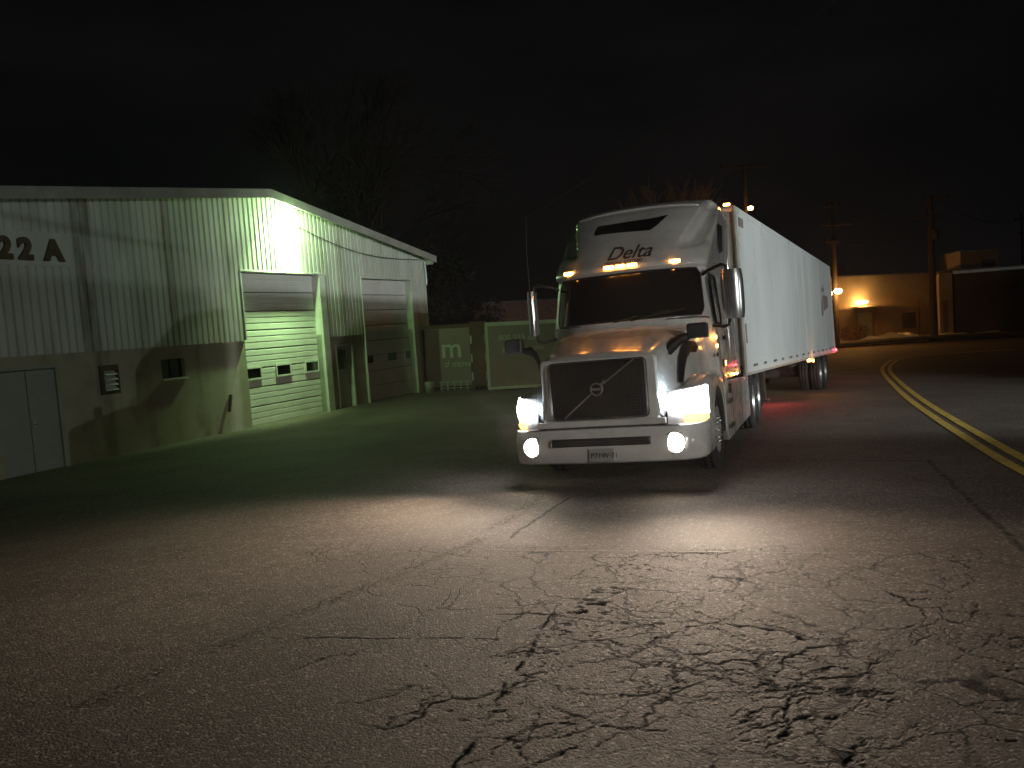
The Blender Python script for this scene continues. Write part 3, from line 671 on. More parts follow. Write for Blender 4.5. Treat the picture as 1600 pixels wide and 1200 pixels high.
    # hood
    keys = [  # y a zt b zv c zf wf zl
        (.10, .66, 1.60, .735, .84, .84, 1.02, .96, .72), (.14, .675, 1.635, .745, .88, .85, 1.07, 1.00, .72), (.35, .71, 1.70, .79, 1.02, .88, 1.15, 1.09, .74), (.70, .77, 1.79, .86, 1.13, .93, 1.21, 1.16, .74), (1.08, .84, 1.88, .92, 1.20, .98, 1.27, 1.195, .72),
        (1.15, .85, 1.895, .93, 1.21, .98, 1.28, 1.20, .70), (1.20, .86, 1.905, .94, 1.22, .99, 1.285, 1.20, .78), (1.30, .88, 1.925, .95, 1.23, 1.0, 1.29, 1.20, .92), (1.50, .92, 1.96, .98, 1.24, 1.02, 1.30, 1.20, 1.06), (1.75, .96, 2.0, 1.01, 1.26, 1.04, 1.31, 1.20, 1.12), (2.0, 1.0, 2.02, 1.04, 1.27, 1.06, 1.30, 1.20, 1.06), (2.2, 1.03, 2.02, 1.06, 1.26, 1.08, 1.28, 1.20, .92), (2.33, 1.05, 2.02, 1.07, 1.25, 1.09, 1.26, 1.20, .60)]
    def hk(y):
        for a, c in zip(keys, keys[1:]):
            if y <= c[0]:
                t = (y-a[0])/(c[0]-a[0]); return [a[i]+(c[i]-a[i])*t for i in range(9)]
        return list(keys[-1])
    ys = [.10, .14]+[.14+.105*k for k in range(1, 9)]+[1.08, 1.15, 1.2, 1.25, 1.3, 1.4, 1.5, 1.62, 1.75, 1.88, 2.0, 2.1, 2.2, 2.27, 2.33]
    rows = []
    for y in ys:
        _, a, zt, bb, zv, c, zf, wf, zl = hk(y)
        cr_ = .035*min(1, y/.8)
        half = [(0, zt), (a*.3, zt-.004), (a*.55, zt-.010-cr_*.3), (a*.8, zt-.020-cr_*.6), (a*.93, zt-.035-cr_), (a, zt-.075-cr_), (a+.02, zt-.14-cr_), (a+(bb-a)*.35, (zt*.65+zv*.35)-.03), (a+(bb-a)*.7, zt*.3+zv*.7), (bb-.01, zv+.06), (bb+.02, zv), (c-.02, zf-.05), (c+.02, zf-.012), ((c+wf)/2, zf-.005), (wf-.05, zf-.025), (wf-.015, zf-.06), (wf, zf-.13), (wf, (zf-.13)*.5+zl*.5), (wf, zl)]
        def ny(x, k):
            if k < 10: return y
            pn = [(.80, .13), (.90, .15), (1.0, .20), (1.09, .31), (1.15, .48), (1.185, .70), (1.20, .95), (1.3, 1.0)]; q = .13
            for (a0, b0), (a1, b1) in zip(pn, pn[1:]):
                if a0 <= x <= a1: q = b0+(b1-b0)*(x-a0)/(a1-a0)
            return max(y, q+.02) if y < 1.0 else y
        H3 = [(x, ny(x, k), z) for k, (x, z) in enumerate(half)]
        full = [(-x, yy, z) for x, yy, z in H3[::-1]]+[(x, yy, z) for x, yy, z in H3[1:]]
        rows.append(full)
    hood = MB().grid(rows); hood.build('hood', M_white, trk)
    # headlamps and turn signals follow the fender nose
    def nose(sx, t, z):   # plan curve of fender front t 0..1
        pts = [(.80, .13), (.90, .15), (1.0, .20), (1.09, .31), (1.15, .48), (1.185, .70), (1.20, .95)]
        f = t*(len(pts)-1); i = min(int(f), len(pts)-2); f -= i
        x = pts[i][0]+(pts[i+1][0]-pts[i][0])*f; y = pts[i][1]+(pts[i+1][1]-pts[i][1])*f
        return (sx*x, y, z)
    for sx in (-1, 1):
        # backing nose panel
        rows = []
        for k in range(7):
            rows.append([nose(sx, i/36, .70+(.44+.04*i/36)*k/6) for i in range(37)])
        MB().grid(rows).build('fender_nose', M_white, trk)
        def patch(t0, t1, zf0, zf1, off, n=24, mrows=10):
            rr = []
            for k in range(mrows+1):
                r = []
                for i in range(n+1):
                    t = t0+(t1-t0)*i/n; z0, z1 = zf0(i/n), zf1(i/n); z = z0+(z1-z0)*k/mrows
                    x, y, z = nose(sx, t, z); bulge = off+.035*math.sin(PI*i/n)*math.sin(PI*k/mrows)
                    r.append((x+sx*bulge*(.35+.65*t), y-bulge*(1-.55*t), z))
                rr.append(r)
            return MB().grid(rr)
        patch(.05, .84, lambda s: .89-.07*s, lambda s: 1.07+.14*s-.05*s*s, .022).build('headlight', M_head, trk)
        patch(.30, .84, lambda s: .765-.01*s, lambda s: .895-.07*s, .012).build('turn_signal', M_turn, trk)
        x, y, z = nose(sx, .40, .98)
        lamp('headlight_beam', 'SPOT', (x, y-.10, z), HL_E*.22, (1, .82, .64), trk, rot=(sx*.16, -1, .02), size=.2, spot=135, blend=1.0)
        lamp('headlight_glow', 'POINT', (sx*.825, .19, 1.10), 5, (.72, .88, 1), trk, size=.03)
        lamp('headlight_beam', 'SPOT', (x, y-.11, z), HL_E*4.6, (1, .80, .62), trk, rot=(.10+sx*.03, -1, .12), size=.22, spot=98, blend=1.0)
        lamp('headlight_beam', 'SPOT', (x, y-.12, z), HL_E*(2.2 if sx > 0 else 5.2), (1, .80, .62), trk, rot=(sx*.62, -1, .10), size=.22, spot=112, blend=1.0)
        # fog lamp
        fc = (sx*.87, .085, .545); f = MB().lathe([(-.03, .135), (-.05, .13), (-.03, .115)], fc, 'y', 24).build('fog_lamp', M_chr, trk)
        MB().lathe([(-.03, .118), (-.05, .09), (-.06, .0001)], fc, 'y', 24).build('lens', M_fog, f)
        lamp('fog_beam', 'SPOT', (fc[0], fc[1]-.10, fc[2]), FG_E, (1, .82, .62), trk, rot=(sx*.22, -1, -.10), size=.08, spot=150, blend=.7)
    # grille
    g = MB(); x0, x1, z0, z1 = -.605, .605, .86, 1.565
    gb = MB().rbox((x0, .05, z0), (x1, .16, z1), .06, 5).build('grille', M_black, trk)
    s = MB()
    for k in range(19):
        z = z0+.045+k*(z1-z0-.09)/18; s.box((x0+.05, .036, z-.004), (x1-.05, .049, z+.004))
    for k in range(31):
        x = x0+.06+k*(x1-x0-.12)/30; s.box((x-.003, .040, z0+.03), (x+.003, .0485, z1-.03))
    s.build('mesh', M_gril, gb)
    r = .06; ring = []
    for cx, cz, a0 in ((x1-r-.015, z1-r-.015, 0), (x0+r+.015, z1-r-.015, 90), (x0+r+.015, z0+r+.015, 180), (x1-r-.015, z0+r+.015, 270)):
        for k in range(5): t = R(a0+22.5*k); ring.append((cx+r*math.cos(t), .040, cz+r*math.sin(t)))
    MB().tube(ring+[ring[0]], .008, 6).build('grille_trim', M_trimd, gb)
    dg_ = MB()
    def bar(p, q, w):
        d = Vector((q[0]-p[0], 0, q[1]-p[1])).normalized(); n = Vector((-d.z, 0, d.x))*w/2
        v = [Vector((p[0], .022, p[1]))+n, Vector((p[0], .022, p[1]))-n, Vector((q[0], .022, q[1]))-n, Vector((q[0], .022, q[1]))+n]
        dg_.add([tuple(a) for a in v]+[(a.x, .034, a.z) for a in v], [(0, 1, 2, 3), (0, 4, 5, 1), (1, 5, 6, 2), (2, 6, 7, 3), (3, 7, 4, 0)])
    bar((-.42, .89), (-.075, 1.165), .020); bar((.075, 1.275), (.47, 1.545), .020); dg_.build('diagonal_bar', M_chrd, gb)
    em = MB().lathe([(-.035, .060), (-.045, .070), (-.035, .082), (-.01, .082)], (0, .05, 1.22), 'y', 28); em.box((-.055, .002, 1.205), (.055, .012, 1.235)); em.tube([(.058, .006, 1.278), (.10, .006, 1.32)], .008, 5); em.tube([(.085, .006, 1.325), (.103, .006, 1.323), (.101, .006, 1.300)], .007, 5)
    em.build('emblem', M_chrd, gb)
    # surround below and beside the grille
    sr = MB(); sr.rbox((-.72, .10, .76), (.72, .20, 1.60), .05, 4); sr.box((-.79, .03, .775), (.79, .11, .845)); sr.build('grille_surround', M_white, trk, bevel=.01)
    # bumper: swept shell
    pl = []
    for k in range(41):
        s_ = -1+2*k/40; a = abs(s_)
        if a < .62: x = a/.62*.88; y = .0+.055*(a/.62)**2
        else:
            t = (a-.62)/.38
            if t < .6: q = t/.6*PI/2; x = .88+.325*math.sin(q)**1.0; y = .055+.42*(1-math.cos(q))
            else: x = 1.205; y = .475+.65*(t-.6)/.4
        pl.append((math.copysign(x, s_) if s_ else 0, y))
    prof = [(.345, .06), (.335, .02), (.36, .0), (.50, -.012), (.62, -.012), (.64, 0), (.70, .0), (.715, .012), (.735, .012), (.75, .03), (.755, .09)]
    rows = []
    for z, dy in prof:
        rows.append([(x*(1-dy*.5) if abs(x) > .9 else x, y+dy*(1 if abs(x) < 1.1 else .3), z+(0 if abs(x) < .9 else .0)) for x, y in pl])
    bm_ = MB().grid(rows).build('bumper', M_white, trk)
    MB().rbox((-.61, -.024, .545), (.61, .03, .640), .015).build('bumper_vent', M_black, bm_)
    gl = MB(); 
    for k in range(2): gl.box((-.59, -.03, .570+k*.03), (.59, -.0245, .576+k*.03))
    gl.build('vent_slat', M_grey, bm_)
    MB().box((-.95, .02, .759), (.95, .10, .764)).build('bumper_step', M_grey, bm_)
    p = MB().rbox((-.14, -.030, .360), (.17, -.018, .515), .012).build('license_plate', M_plate, trk)
    txt('P71W·71', .088, -.118, .405, -.034, M_black, 'characters', p, .004)
    hg = MB()
    for sx in (-1, 1): hg.box((sx*.98, .06, .36), (sx*1.04, .10, .44))
    # hood mirrors
    for sx in (-1, 1):
        mr = MB().rbox((sx*1.10-.125, .86, 1.735), (sx*1.10+.125, .99, 1.925), .03, 4) if sx > 0 else MB().rbox((-1.345-.12, .86, 1.735), (-1.345+.12, .99, 1.925), .03, 4)
        h = mr.build('hood_mirror', M_black, trk)
        c = 1.10 if sx > 0 else -1.345
        if sx > 0: pts = [(1.0, .93, 1.77), (.90, .85, 1.74), (.78, .66, 1.62), (.70, .52, 1.50)]
        else: pts = [(-1.22, .93, 1.76), (-1.08, .88, 1.74), (-.96, .75, 1.63), (-.88, .66, 1.46)]
        a_ = MB(); rows = []
        for i, pp in enumerate(pts):
            ww = (.04, .065, .085, .03)[i]; rows.append([(pp[0], pp[1], pp[2]-ww), (pp[0]+sx*.02, pp[1]-.03, pp[2]-ww*.2), (pp[0], pp[1]-.02, pp[2]+ww), (pp[0], pp[1]+.04, pp[2]+ww*.6)])
        a_.grid(rows, close=True).build('mirror_arm', M_black, h)
        MB().rbox((c-.10, .985, 1.75), (c+.10, .997, 1.91), .02).build('mirror_glass', M_chr, h)
    # intake trim on the hood side
    for sx in (-1, 1):
        outer = [(1.50, 1.70), (1.22, 1.72), (1.02, 1.66), (.84, 1.52), (.74, 1.38), (.66, 1.22)]
        inner = [(1.50, 1.56), (1.28, 1.57), (1.12, 1.50), (.98, 1.38), (.90, 1.28), (.80, 1.18)]
        def hx(y, z):
            _, a, zt, bb, zv, c, zf, wf, zl = hk(y); t = (zt-.14-z)/max(.01, zt-.14-zv); return a+.02+(bb-a-.02)*min(1, max(0, t))+.025
        rows = [[(sx*hx(y, z), y, z) for y, z in outer], [(sx*(hx((y+q)/2, (z+w)/2)+.03), (y+q)/2, (z+w)/2) for (y, z), (q, w) in zip(outer, inner)], [(sx*hx(y, z), y, z) for y, z in inner]]
        MB().grid(rows).build('air_intake', M_black, trk)
    # main mirrors
    for sx, c, y0 in ((1, 1.44, 1.90), (-1, -1.43, 1.95)):
        wdt = .155 if sx > 0 else .075
        rows = []
        for k in range(11):
            z = 1.97+.66*k/10; e = 1-.12*(abs(k-5)/5)**4; r = []
            for i in range(13):
                t = PI*i/12; r.append((c+math.cos(t)*wdt*e*1.0, y0+.10-math.sin(t)*.12*e, z))
            rows.append(r)
        hb = MB().grid(rows); hb.add(rows[0], [list(range(13))]); hb.add(rows[-1], [list(range(13))[::-1]])
        h = hb.build('side_mirror', M_chr, trk)
        MB().box((c-wdt*.9, y0+.101, 1.99), (c+wdt*.9, y0+.115, 2.61)).build('mirror_glass', M_glass, h)
        sg = sx
        MB().tube([(sg*1.05, 2.16, 2.62), (sg*1.12, 2.10, 2.66), (c-sg*.12, y0+.06, 2.71), (c-sg*.06, y0+.06, 2.69), (c-sg*.05, y0+.06, 2.60)], .024, 8).build('bracket', M_black, h)
        MB().tube([(sg*1.10, 2.20, 1.93), (sg*1.16, 2.12, 1.89), (c-sg*.13, y0+.06, 1.87), (c-sg*.06, y0+.06, 1.90), (c-sg*.05, y0+.06, 1.99)], .022, 8).build('bracket', M_black, h)
    MB().tube([(-1.455, 2.02, 2.60), (-1.46, 2.03, 3.2), (-1.43, 2.04, 3.75)], .006, 5, r1=.003).build('antenna', M_grey, trk)
    for zz, yy in ((1.74, 2.12), (1.62, 2.20)): MB().lathe([(0, .028), (.012, .024), (.016, .0001)], (1.165, yy, zz), 'x', 10).build('side_amber_dot', M_ambl, trk)  # two small glowing amber dots on the cab side
    lipz = [( -1+2*k/40) for k in range(41)]
    MB().tube([(x*.93, caby(x*.93, 3.80-.05*x*x)-.012, 3.80-.05*x*x) for x in lipz], .018, 6).build('roof_lip', M_white, trk)
    # marker lamps
    for x in (-.80, -.165, 0.0, .165, .73):
        z = 2.815; y = caby(x, z); b_ = MB().rbox((x-.075, y-.035, z-.022), (x+.075, y+.03, z+.026), .015).build('marker_lamp', M_turnoff, trk)
        MB().rbox((x-.070, y-.047, z-.022), (x+.070, y-.036, z+.026), .014).build('lens', M_amb, b_)
        # chassis fairings
    for sgn in (1, -1):
        f = MB(); pr = [(2.42, .42), (2.42, 1.10), (2.62, 1.12), (6.02, 1.02), (6.10, .80), (6.10, .38), (6.02, .30), (2.60, .26)]
        f.xprism(pr, sgn*1.02, sgn*1.20); q = f.build('chassis_fairing', M_white, trk, bevel=.015)
        for zz in (.42, .78): MB().box((sgn*1.198, 2.62, zz), (sgn*1.235, 3.15, zz+.05)).build('step', M_grey, q)
        MB().box((sgn*1.2005, 3.3, .28), (sgn*1.206, 3.315, 1.07)).build('panel_seam', M_grey, q); MB().box((sgn*1.2005, 4.6, .30), (sgn*1.206, 4.615, 1.04)).build('panel_seam', M_grey, q)
        MB().lathe([(0, .07), (.03, .07), (.035, .0001)], (sgn*1.20, 2.95, .98), 'x', 16).build('fuel_cap', M_black, q)
    # frame, fifth wheel, tail lamps
    fr = MB()
    for sx in (-1, 1): fr.box((sx*.36, .6, .72), (sx*.45, 8.9, .98))
    for y in (2, 4, 6, 7.4, 8.85): fr.box((-.36, y, .76), (.36, y+.1, .94))
    fr.box((-.5, 6.35, .98), (.5, 7.3, 1.06)); fr.build('frame', M_frame, trk)
    tl = MB(); tl.box((-.62, 8.90, .72), (.62, 8.96, .86)); t_ = tl.build('tail_lamp_bar', M_black, trk)
    for sx in (-1, 1): MB().lathe([(.0, .055), (.025, .05), (.03, .0001)], (sx*.52, 8.962, .79), 'y', 14).build('tail_lamp', M_redl, t_)
    # wheels
    def wheel(x, y, sx, dual, rim, par, scale=1):
        Rr = .52*scale; xs = sx*x
        t = MB(); n = 2 if dual else 1
        for k in range(n):
            o = -sx*k*.33; w = .14
            t.lathe([(-w+.02, .30), (-w, .36), (-w, Rr-.06), (-w+.03, Rr-.01), (-w+.06, Rr), (-.06, Rr), (-.055, Rr-.012), (-.045, Rr-.012), (-.04, Rr), (.04, Rr), (.045, Rr-.012), (.055, Rr-.012), (.06, Rr), (w-.06, Rr), (w-.03, Rr-.01), (w, Rr-.06), (w, .36), (w-.02, .30)], (xs+o-sx*.14, y, Rr-.01), 'x', 40)
        w_ = t.build('wheel', M_rub, par)
        r = MB(); cx = xs-sx*.14
        if dual: pr = [(sx*.13, .31), (sx*.12, .29), (-sx*.02, .26), (-sx*.06, .20), (-sx*.06, .13), (sx*.06, .12), (sx*.07, .0001)]
        else: pr = [(sx*.13, .31), (sx*.12, .29), (sx*.09, .26), (sx*.10, .20), (sx*.13, .13), (sx*.16, .11), (sx*.17, .0001)]
        r.lathe(pr, (cx, y, Rr-.01), 'x', 32); r.build('rim', rim, w_)
        nb = MB()
        for k in range(10):
            a = 2*PI*k/10; xx = cx+(sx*.12 if not dual else -sx*.04); nb.lathe([(0, .018), (sx*.045, .014), (sx*.05, .0001)], (xx, y+.165*math.cos(a), Rr-.01+.165*math.sin(a)), 'x', 6)
        nb.build('lug_nut', M_chr, w_)
        return w_
    globals()['wheel'] = wheel
    for sx in (-1, 1):
        wheel(1.165, 1.75, sx, False, M_rimb, trk)
        for y in (6.75, 8.05): wheel(1.22, y, sx, True, M_rim, trk)
        ml = MB(); rows = [[(sx*1.19, 1.75+.57*math.cos(t), .52+.57*math.sin(t)) for t in [R(-10+10*k) for k in range(21)]], [(sx*.75, 1.75+.57*math.cos(t), .52+.57*math.sin(t)) for t in [R(-10+10*k) for k in range(21)]]]
        ml.grid(rows).build('wheel_well', M_grey, trk)
        MB().box((sx*.62, 8.75, .25), (sx*1.22, 8.77, 1.0)).build('mud_flap', M_black, trk)
    ax = MB(); ax.tube([(-1.0, 1.75, .5), (1.0, 1.75, .5)], .06); ax.tube([(-1, 6.75, .5), (1, 6.75, .5)], .08); ax.tube([(-1, 8.05, .5), (1, 8.05, .5)], .08); ax.build('axle', M_frame, trk)

M_turnoff = mat('amber_plastic', (.45, .14, .02), .35, var=.1)
M_trimd = mat('dark_trim_metal', (.16, .15, .14), .4, metal=.7)
M_gril = mat('grille_mesh', (.016, .015, .015), .4, var=.2)
M_chrd = mat('dull_chrome', (.50, .49, .47), .32, metal=.9, var=.1)
truck()

# ------------------------------------------------------------------ trailer
a_ = .103
TR = TM @ Matrix(((math.cos(a_), math.sin(a_), 0, 0), (-math.sin(a_), math.cos(a_), 0, 6.8138), (0, 0, 1, 0), (0, 0, 0, 1)))
trl = empty('box_trailer', 'long white box trailer coupled behind the semi truck', 'trailer', M=TR)
def trailer():
    y0, y1 = -.9, 15.25; w = 1.285; z0, z1 = 1.10, 4.10
    # box body: side sheets with shallow vertical seams
    b = MB(); b.box((-w, y0+.05, z0+.12), (w, y1, z1-.05)); body = b.build('body', M_trl, trl)
    rl = MB()
    for sx in (-1, 1):
        rl.box((sx*(w-.02), y0+.05, z0-.02), (sx*(w+.015), y1, z0+.20)); rl.box((sx*(w-.03), y0+.02, z1-.11), (sx*(w+.012), y1, z1))
    rl.box((-w, y0+.0, z1-.10), (w, y0+.06, z1-.0)); rl.build('rail', M_trl, trl)
    lo = MB()
    for sx in (-1, 1): lo.box((sx*(w-.05), y0+.05, z0-.07), (sx*(w+.005), y1, z0-.021))
    for k in range(26): lo.box((-w+.06, y0+.4+k*.6, z0-.06), (w-.06, y0+.48+k*.6, z0+.04))
    lo.build('lower_rail', M_rail, trl)
    sl = MB()
    for k in range(14):
        for d in (0, .16, .32):
            y = y0+.75+k*1.13+d
            if k and d == .32 and k % 2: continue
            sl.box((w+.0155, y, z0+.07), (w+.019, y+.10, z0+.12))
    sl.build('rail_slot', M_black, trl)
    cp = MB()
    for sx in (-1, 1): MB().box((sx*(w-.03), y0-.02, z0-.02), (sx*(w+.022), y0+.12, z1+.0)).build('corner_post', M_rail, trl, bevel=.012)
    cp = MB()
    for sx in (-1, 1): cp.box((sx*(w-.03), y1+.001, z0-.02), (sx*(w+.02), y1+.09, z1))
    cp.build('rear_frame', M_rail, trl)
    sm_ = MB()
    for k in range(1, 13): y = y0+.05+k*1.24; sm_.box((w+.0003, y, z0+.2), (w+.0015, y+.03, z1-.11))
    for k in range(1, 13):
        y = y0+.05+k*1.24
        for q in range(22): sm_.box((w+.004, y+.012, z0+.35+q*.125), (w+.0085, y+.024, z0+.362+q*.125))
    sm_.build('panel_seam', M_trl, trl)
    MB().box((w+.012, y0+.35, z1-.33), (w+.016, y0+.72, z1-.17)).build('sign', M_redw, trl)
    txt('TRAILER', .075, 0, 0, 0, M_white, 'sign_text', None)  if False else None
    st = MB().box((w+.002, y0+.28, 1.62), (w+.006, y0+.40, 1.98)).build('sticker', M_redw, trl)
    # logo patch near the rear
    lg = MB(); lg.add([(w+.01, 12.2, 3.10), (w+.01, 12.6, 3.32), (w+.01, 13.0, 3.12), (w+.01, 12.75, 3.08), (w+.01, 12.6, 3.16), (w+.01, 12.4, 3.06)], [list(range(6))])
    lg.add([(w+.01, 11.9, 2.30), (w+.01, 12.05, 2.72), (w+.01, 12.35, 2.95), (w+.01, 12.3, 2.3)], [[0, 1, 2, 3]]); lg.add([(w+.01, 12.5, 2.45), (w+.01, 12.55, 2.98), (w+.01, 13.9, 2.98), (w+.01, 13.9, 2.62)], [[0, 1, 2, 3]]); lg.build('decal', M_redw, trl)
    # lamps on the nose
    for x in (-1.18, 0, 1.18):
        h = MB().rbox((x-.07, y0-.05, z1-.01), (x+.07, y0+.02, z1+.05), .012).build('marker_lamp', M_turnoff, trl)
        MB().rbox((x-.055, y0-.062, z1-.0), (x+.055, y0-.051, z1+.042), .01).build('lens', M_amb, h)
    # mid turn lamp & tail lamps
    h = MB().rbox((w-.02, 8.6, z0-.19), (w+.02, 8.76, z0-.08), .02).build('side_marker', M_black, trl)
    MB().lathe([(0, .05), (.02, .045), (.03, .0001)], (w+.021, 8.68, z0-.135), 'x', 14).build('lens', M_ambl, h)
    MB().box((w-.12, 8.57, z0-.16), (w-.02, 8.575, z0-.06)).build('lens', M_ambl, h)
    lamp('side_marker_light', 'POINT', (w+.16, 8.62, z0-.25), 14, (1, .42, .1), trl, size=.04)
    h = MB().box((w+.005, y1-.12, z0-.02), (w+.03, y1+.0, z0+.06)).build('tail_marker', M_black, trl)
    MB().lathe([(0, .045), (.03, .04), (.04, .0001)], (w+.031, y1-.06, z0+.02), 'x', 14).build('lens', M_redl, h)
    lamp('tail_marker_light', 'POINT', (w+.1, y1+.35, z0-.1), 6, (1, .08, .1), trl, size=.04)
    # landing gear, suspension, underride
    lg = MB()
    for sx in (-1, 1):
        lg.box((sx*.85, 2.6, .35), (sx*.98, 2.74, 1.05)); lg.box((sx*.78, 2.5, .30), (sx*1.05, 2.84, .35)); lg.tube([(sx*.9, 2.7, .6), (sx*.6, 3.5, 1.0)], .03)
    lg.tube([(-.9, 2.67, .8), (.9, 2.67, .8)], .03); lg.build('landing_gear', M_frame, trl)
    su = MB()
    for sx in (-1, 1): su.box((sx*.45, 9.8, .78), (sx*.55, 14.0, 1.03))
    for y in (10.9, 12.3): su.tube([(-1.1, y, .5), (1.1, y, .5)], .07); su.box((-.5, y-.06, .5), (.5, y+.06, .8))
    su.tube([(-.9, y1+.05, .55), (.9, y1+.05, .55)], .05)
    for sx in (-1, 1): su.box((sx*.55, y1, .55), (sx*.62, y1+.08, z0))
    su.build('undercarriage', M_frame, trl)
    for sx in (-1, 1):
        for y in (10.9, 12.3): wheel(1.25, y, sx, True, M_rim, trl)
        MB().box((sx*.64, 13.0, .22), (sx*1.24, 13.02, 1.0)).build('mud_flap', M_black, trl)
    # hoses between tractor and trailer
    hs = MB()
    for k, x in enumerate((-.25, -.05, .2)):
        pts = []
        for i in range(60):
            t = i/59; pts.append((x+.05*math.sin(t*70), y0-.02-.75*t, 1.55-.25*math.sin(PI*t)+.05*math.cos(t*70)))
        hs.tube(pts, .012, 5)
    hs.build('air_hose', M_redw, trl)
    lamp('tail_glow_light', 'POINT', (.75, 5.2, .75), 38, (1, .10, .10), trl, size=.08)  # added red light standing in for the tractor's tail lamps
M_redw = mat('faded_decal', (.24, .19, .185), .5, var=.3, vs=9)
trailer()

# ------------------------------------------------------------------ containers at the lot's far end
def boxcont(name, label, p, rz, w, d, h, mbody, mtrim, grp=None):
    o = empty(name, label, 'container', (p[0], p[1], H(*p)+.02), rz, grp)
    b = MB(); b.box((0, 0, .12), (w, d, h)); b.build('body', mbody, o)
    t = MB()
    for x in (0, w-.09): t.box((x, -.02, .0), (x+.09, -.001, h-.12))
    t.box((0, -.02, h-.118), (w, -.001, h+.02)); t.box((0, -.02, .02), (w, -.001, .118)) if w > 3 else None
    t.build('frame', mtrim, o)
    for x in (.02, w-.07):
        for k in range(3):
            MB().box((x, -.027, .35+k*.68), (x+.05, -.0205, .65+k*.68)).build('reflector', M_trim, o)
    return o
rz = math.atan2(-.35, 1.6)*0.55
c1 = boxcont('storage_container', 'beige and maroon storage container lettered am, just past the warehouse corner', (-3.55, 30.95), rz, 2.35, 5, 2.45, M_cont, M_contb)
MB().box((.09, -.012, .15), (.86, -.001, 2.32)).build('maroon_panel', M_contp, c1)
txt('a', 1.08, .36, 1.22, -.016, M_contb, 'lettering', c1, .01, bold=.012); txt('m', 1.08, .90, 1.22, -.016, M_trim, 'lettering', c1, .01, bold=.012)
txt('d move', .36, 1.00, .86, -.016, M_trim, 'lettering', c1, .01, shear=.2)
rk = MB()
for k in range(6):
    x = .92+k*.25; rk.box((x, -.5, .0), (x+.05, -.45, .36))
rk.box((.9, -.5, .30), (2.25, -.46, .34)); rk.box((.9, -.5, .08), (2.25, -.46, .11))
q = rk.xf(Matrix.Translation((-3.55, 30.95, H(-3.5, 30.9))) @ Matrix.Rotation(rz, 4, 'Z')).build('metal_rack', M_galv)
tag(q, 'low pale metal rack on the ground before the lettered container', 'rack')
c2 = boxcont('storage_container', 'narrow rust-brown storage container between the two beige ones', (-1.48, 29.8), rz*.2, .62, 5, 2.5, M_contb, M_contb)
c3 = boxcont('storage_container', 'wide beige storage container partly hidden behind the truck mirror', (-.87, 29.3), .10, 6.0, 2.4, 2.45, M_cont, M_trim)
txt('800 555 sam', .30, .46, 1.78, -.012, M_trim, 'lettering', c3, .008)
txt('go.tosam.com', .27, .58, 1.40, -.012, M_trim, 'lettering', c3, .008)
bk = empty('bucket', 'dented white bucket on the ground by the warehouse corner', 'bucket', (-3.05, 29.75, H(-3.05, 29.75)))
MB().lathe([(0, .0001), (0, .15), (.40, .18), (.42, .19), (.42, .17), (.05, .14)], (0, 0, 0), 'z', 20).build('pail', M_trim, bk)
MB().tube([(-.19, 0, .38), (-.15, -.19, .22), (0, -.22, .16), (.15, -.19, .22), (.19, 0, .38)], .008, 5).build('handle', M_galv, bk)

# ------------------------------------------------------------------ far buildings
def bbox(o, name, m_, a, b, bevel=0): return MB().box(a, b).build(name, m_, o, bevel=bevel)
fb_ = empty('brick_building', 'dim brick building far behind the storage containers', 'building', (-3.1, 70, 2.0))
bbox(fb_, 'wall', M_brick, (.9, 0, -.3), (12, 12, 3.95)); bbox(fb_, 'annex', M_brick, (0, 1, -.3), (.9, 10, 3.5)); bbox(fb_, 'roof', M_grey, (.8, -.15, 3.951), (12.1, 12.1, 4.1))
cb = empty('stucco_building', 'tan flat-roofed building lit orange by two wall lamps', 'building', (26.2, 67, 1.25), .09)
bbox(cb, 'wall', M_stucco, (0, 0, -.3), (15, 9, 5.2)); bbox(cb, 'roof', M_grey, (-.05, -.05, 5.201), (15.05, 9.05, 5.32))
b = MB(); b.box((.3, -.30, -.3), (2.5, -.001, 2.45)); b.box((4.4, -.30, -.3), (14.8, -.001, 2.45)); b.box((.3, -.36, 2.451), (14.8, -.001, 2.62)); b.build('lower_facade', M_stucco, cb)
d_ = bbox(cb, 'door', M_pale, (2.85, -.05, 0), (4.1, -.001, 2.2)); bbox(cb, 'canopy', M_trim, (2.4, -.9, 2.63), (4.9, -.001, 2.72))
for x in (6.6, 9.6, 12): bbox(cb, 'window', M_glass, (x, -.32, .7), (x+1.2, -.301, 2.0))
def walllamp(par, p, e, r=.12, small=False, name='wall_lamp'):
    h = MB().box((p[0]-.16, p[1]-.16, p[2]+.10), (p[0]+.16, p[1]+.05, p[2]+.17)).build(name, M_galv, par)
    MB().lathe([(-.14, .0001), (-.12, r*.7), (0, r), (.09, r*.8), (.095, .0001)], (p[0], p[1]-.06, p[2]), 'z', 14).build('lens', M_hot if small else M_sod, h)
    lamp('wall_lamp_light', 'POINT', (p[0], p[1]-.45, p[2]-.12), e, (1, .38, .07), par, size=.1)
walllamp(cb, (3.0, -.5, 3.05), 230, .50)
walllamp(cb, (.42, -.5, 3.9), 60, .2)
tr_ = empty('metal_warehouse', 'dark metal-sided warehouse at the right edge with orange-lit end wall', 'building', (33.5, 62.7, 1.1), -.44)
bbox(tr_, 'wall', M_stucd, (.9, 0.0, -.3), (26, 14, 4.9)); bbox(tr_, 'end_wall', M_stucco, (0, -.35, -.3), (.899, 14, 4.95)); b = MB(); b.box((.95, -.45, 4.80), (26.3, -.001, 5.02)); b.build('eave_trim', M_galv, tr_)
bbox(tr_, 'roof', M_grey, (-.1, -.2, 5.021), (26.2, 14.1, 5.15)); bbox(tr_, 'side_door', M_brown, (.22, -.38, 0), (.55, -.351, 2.8))
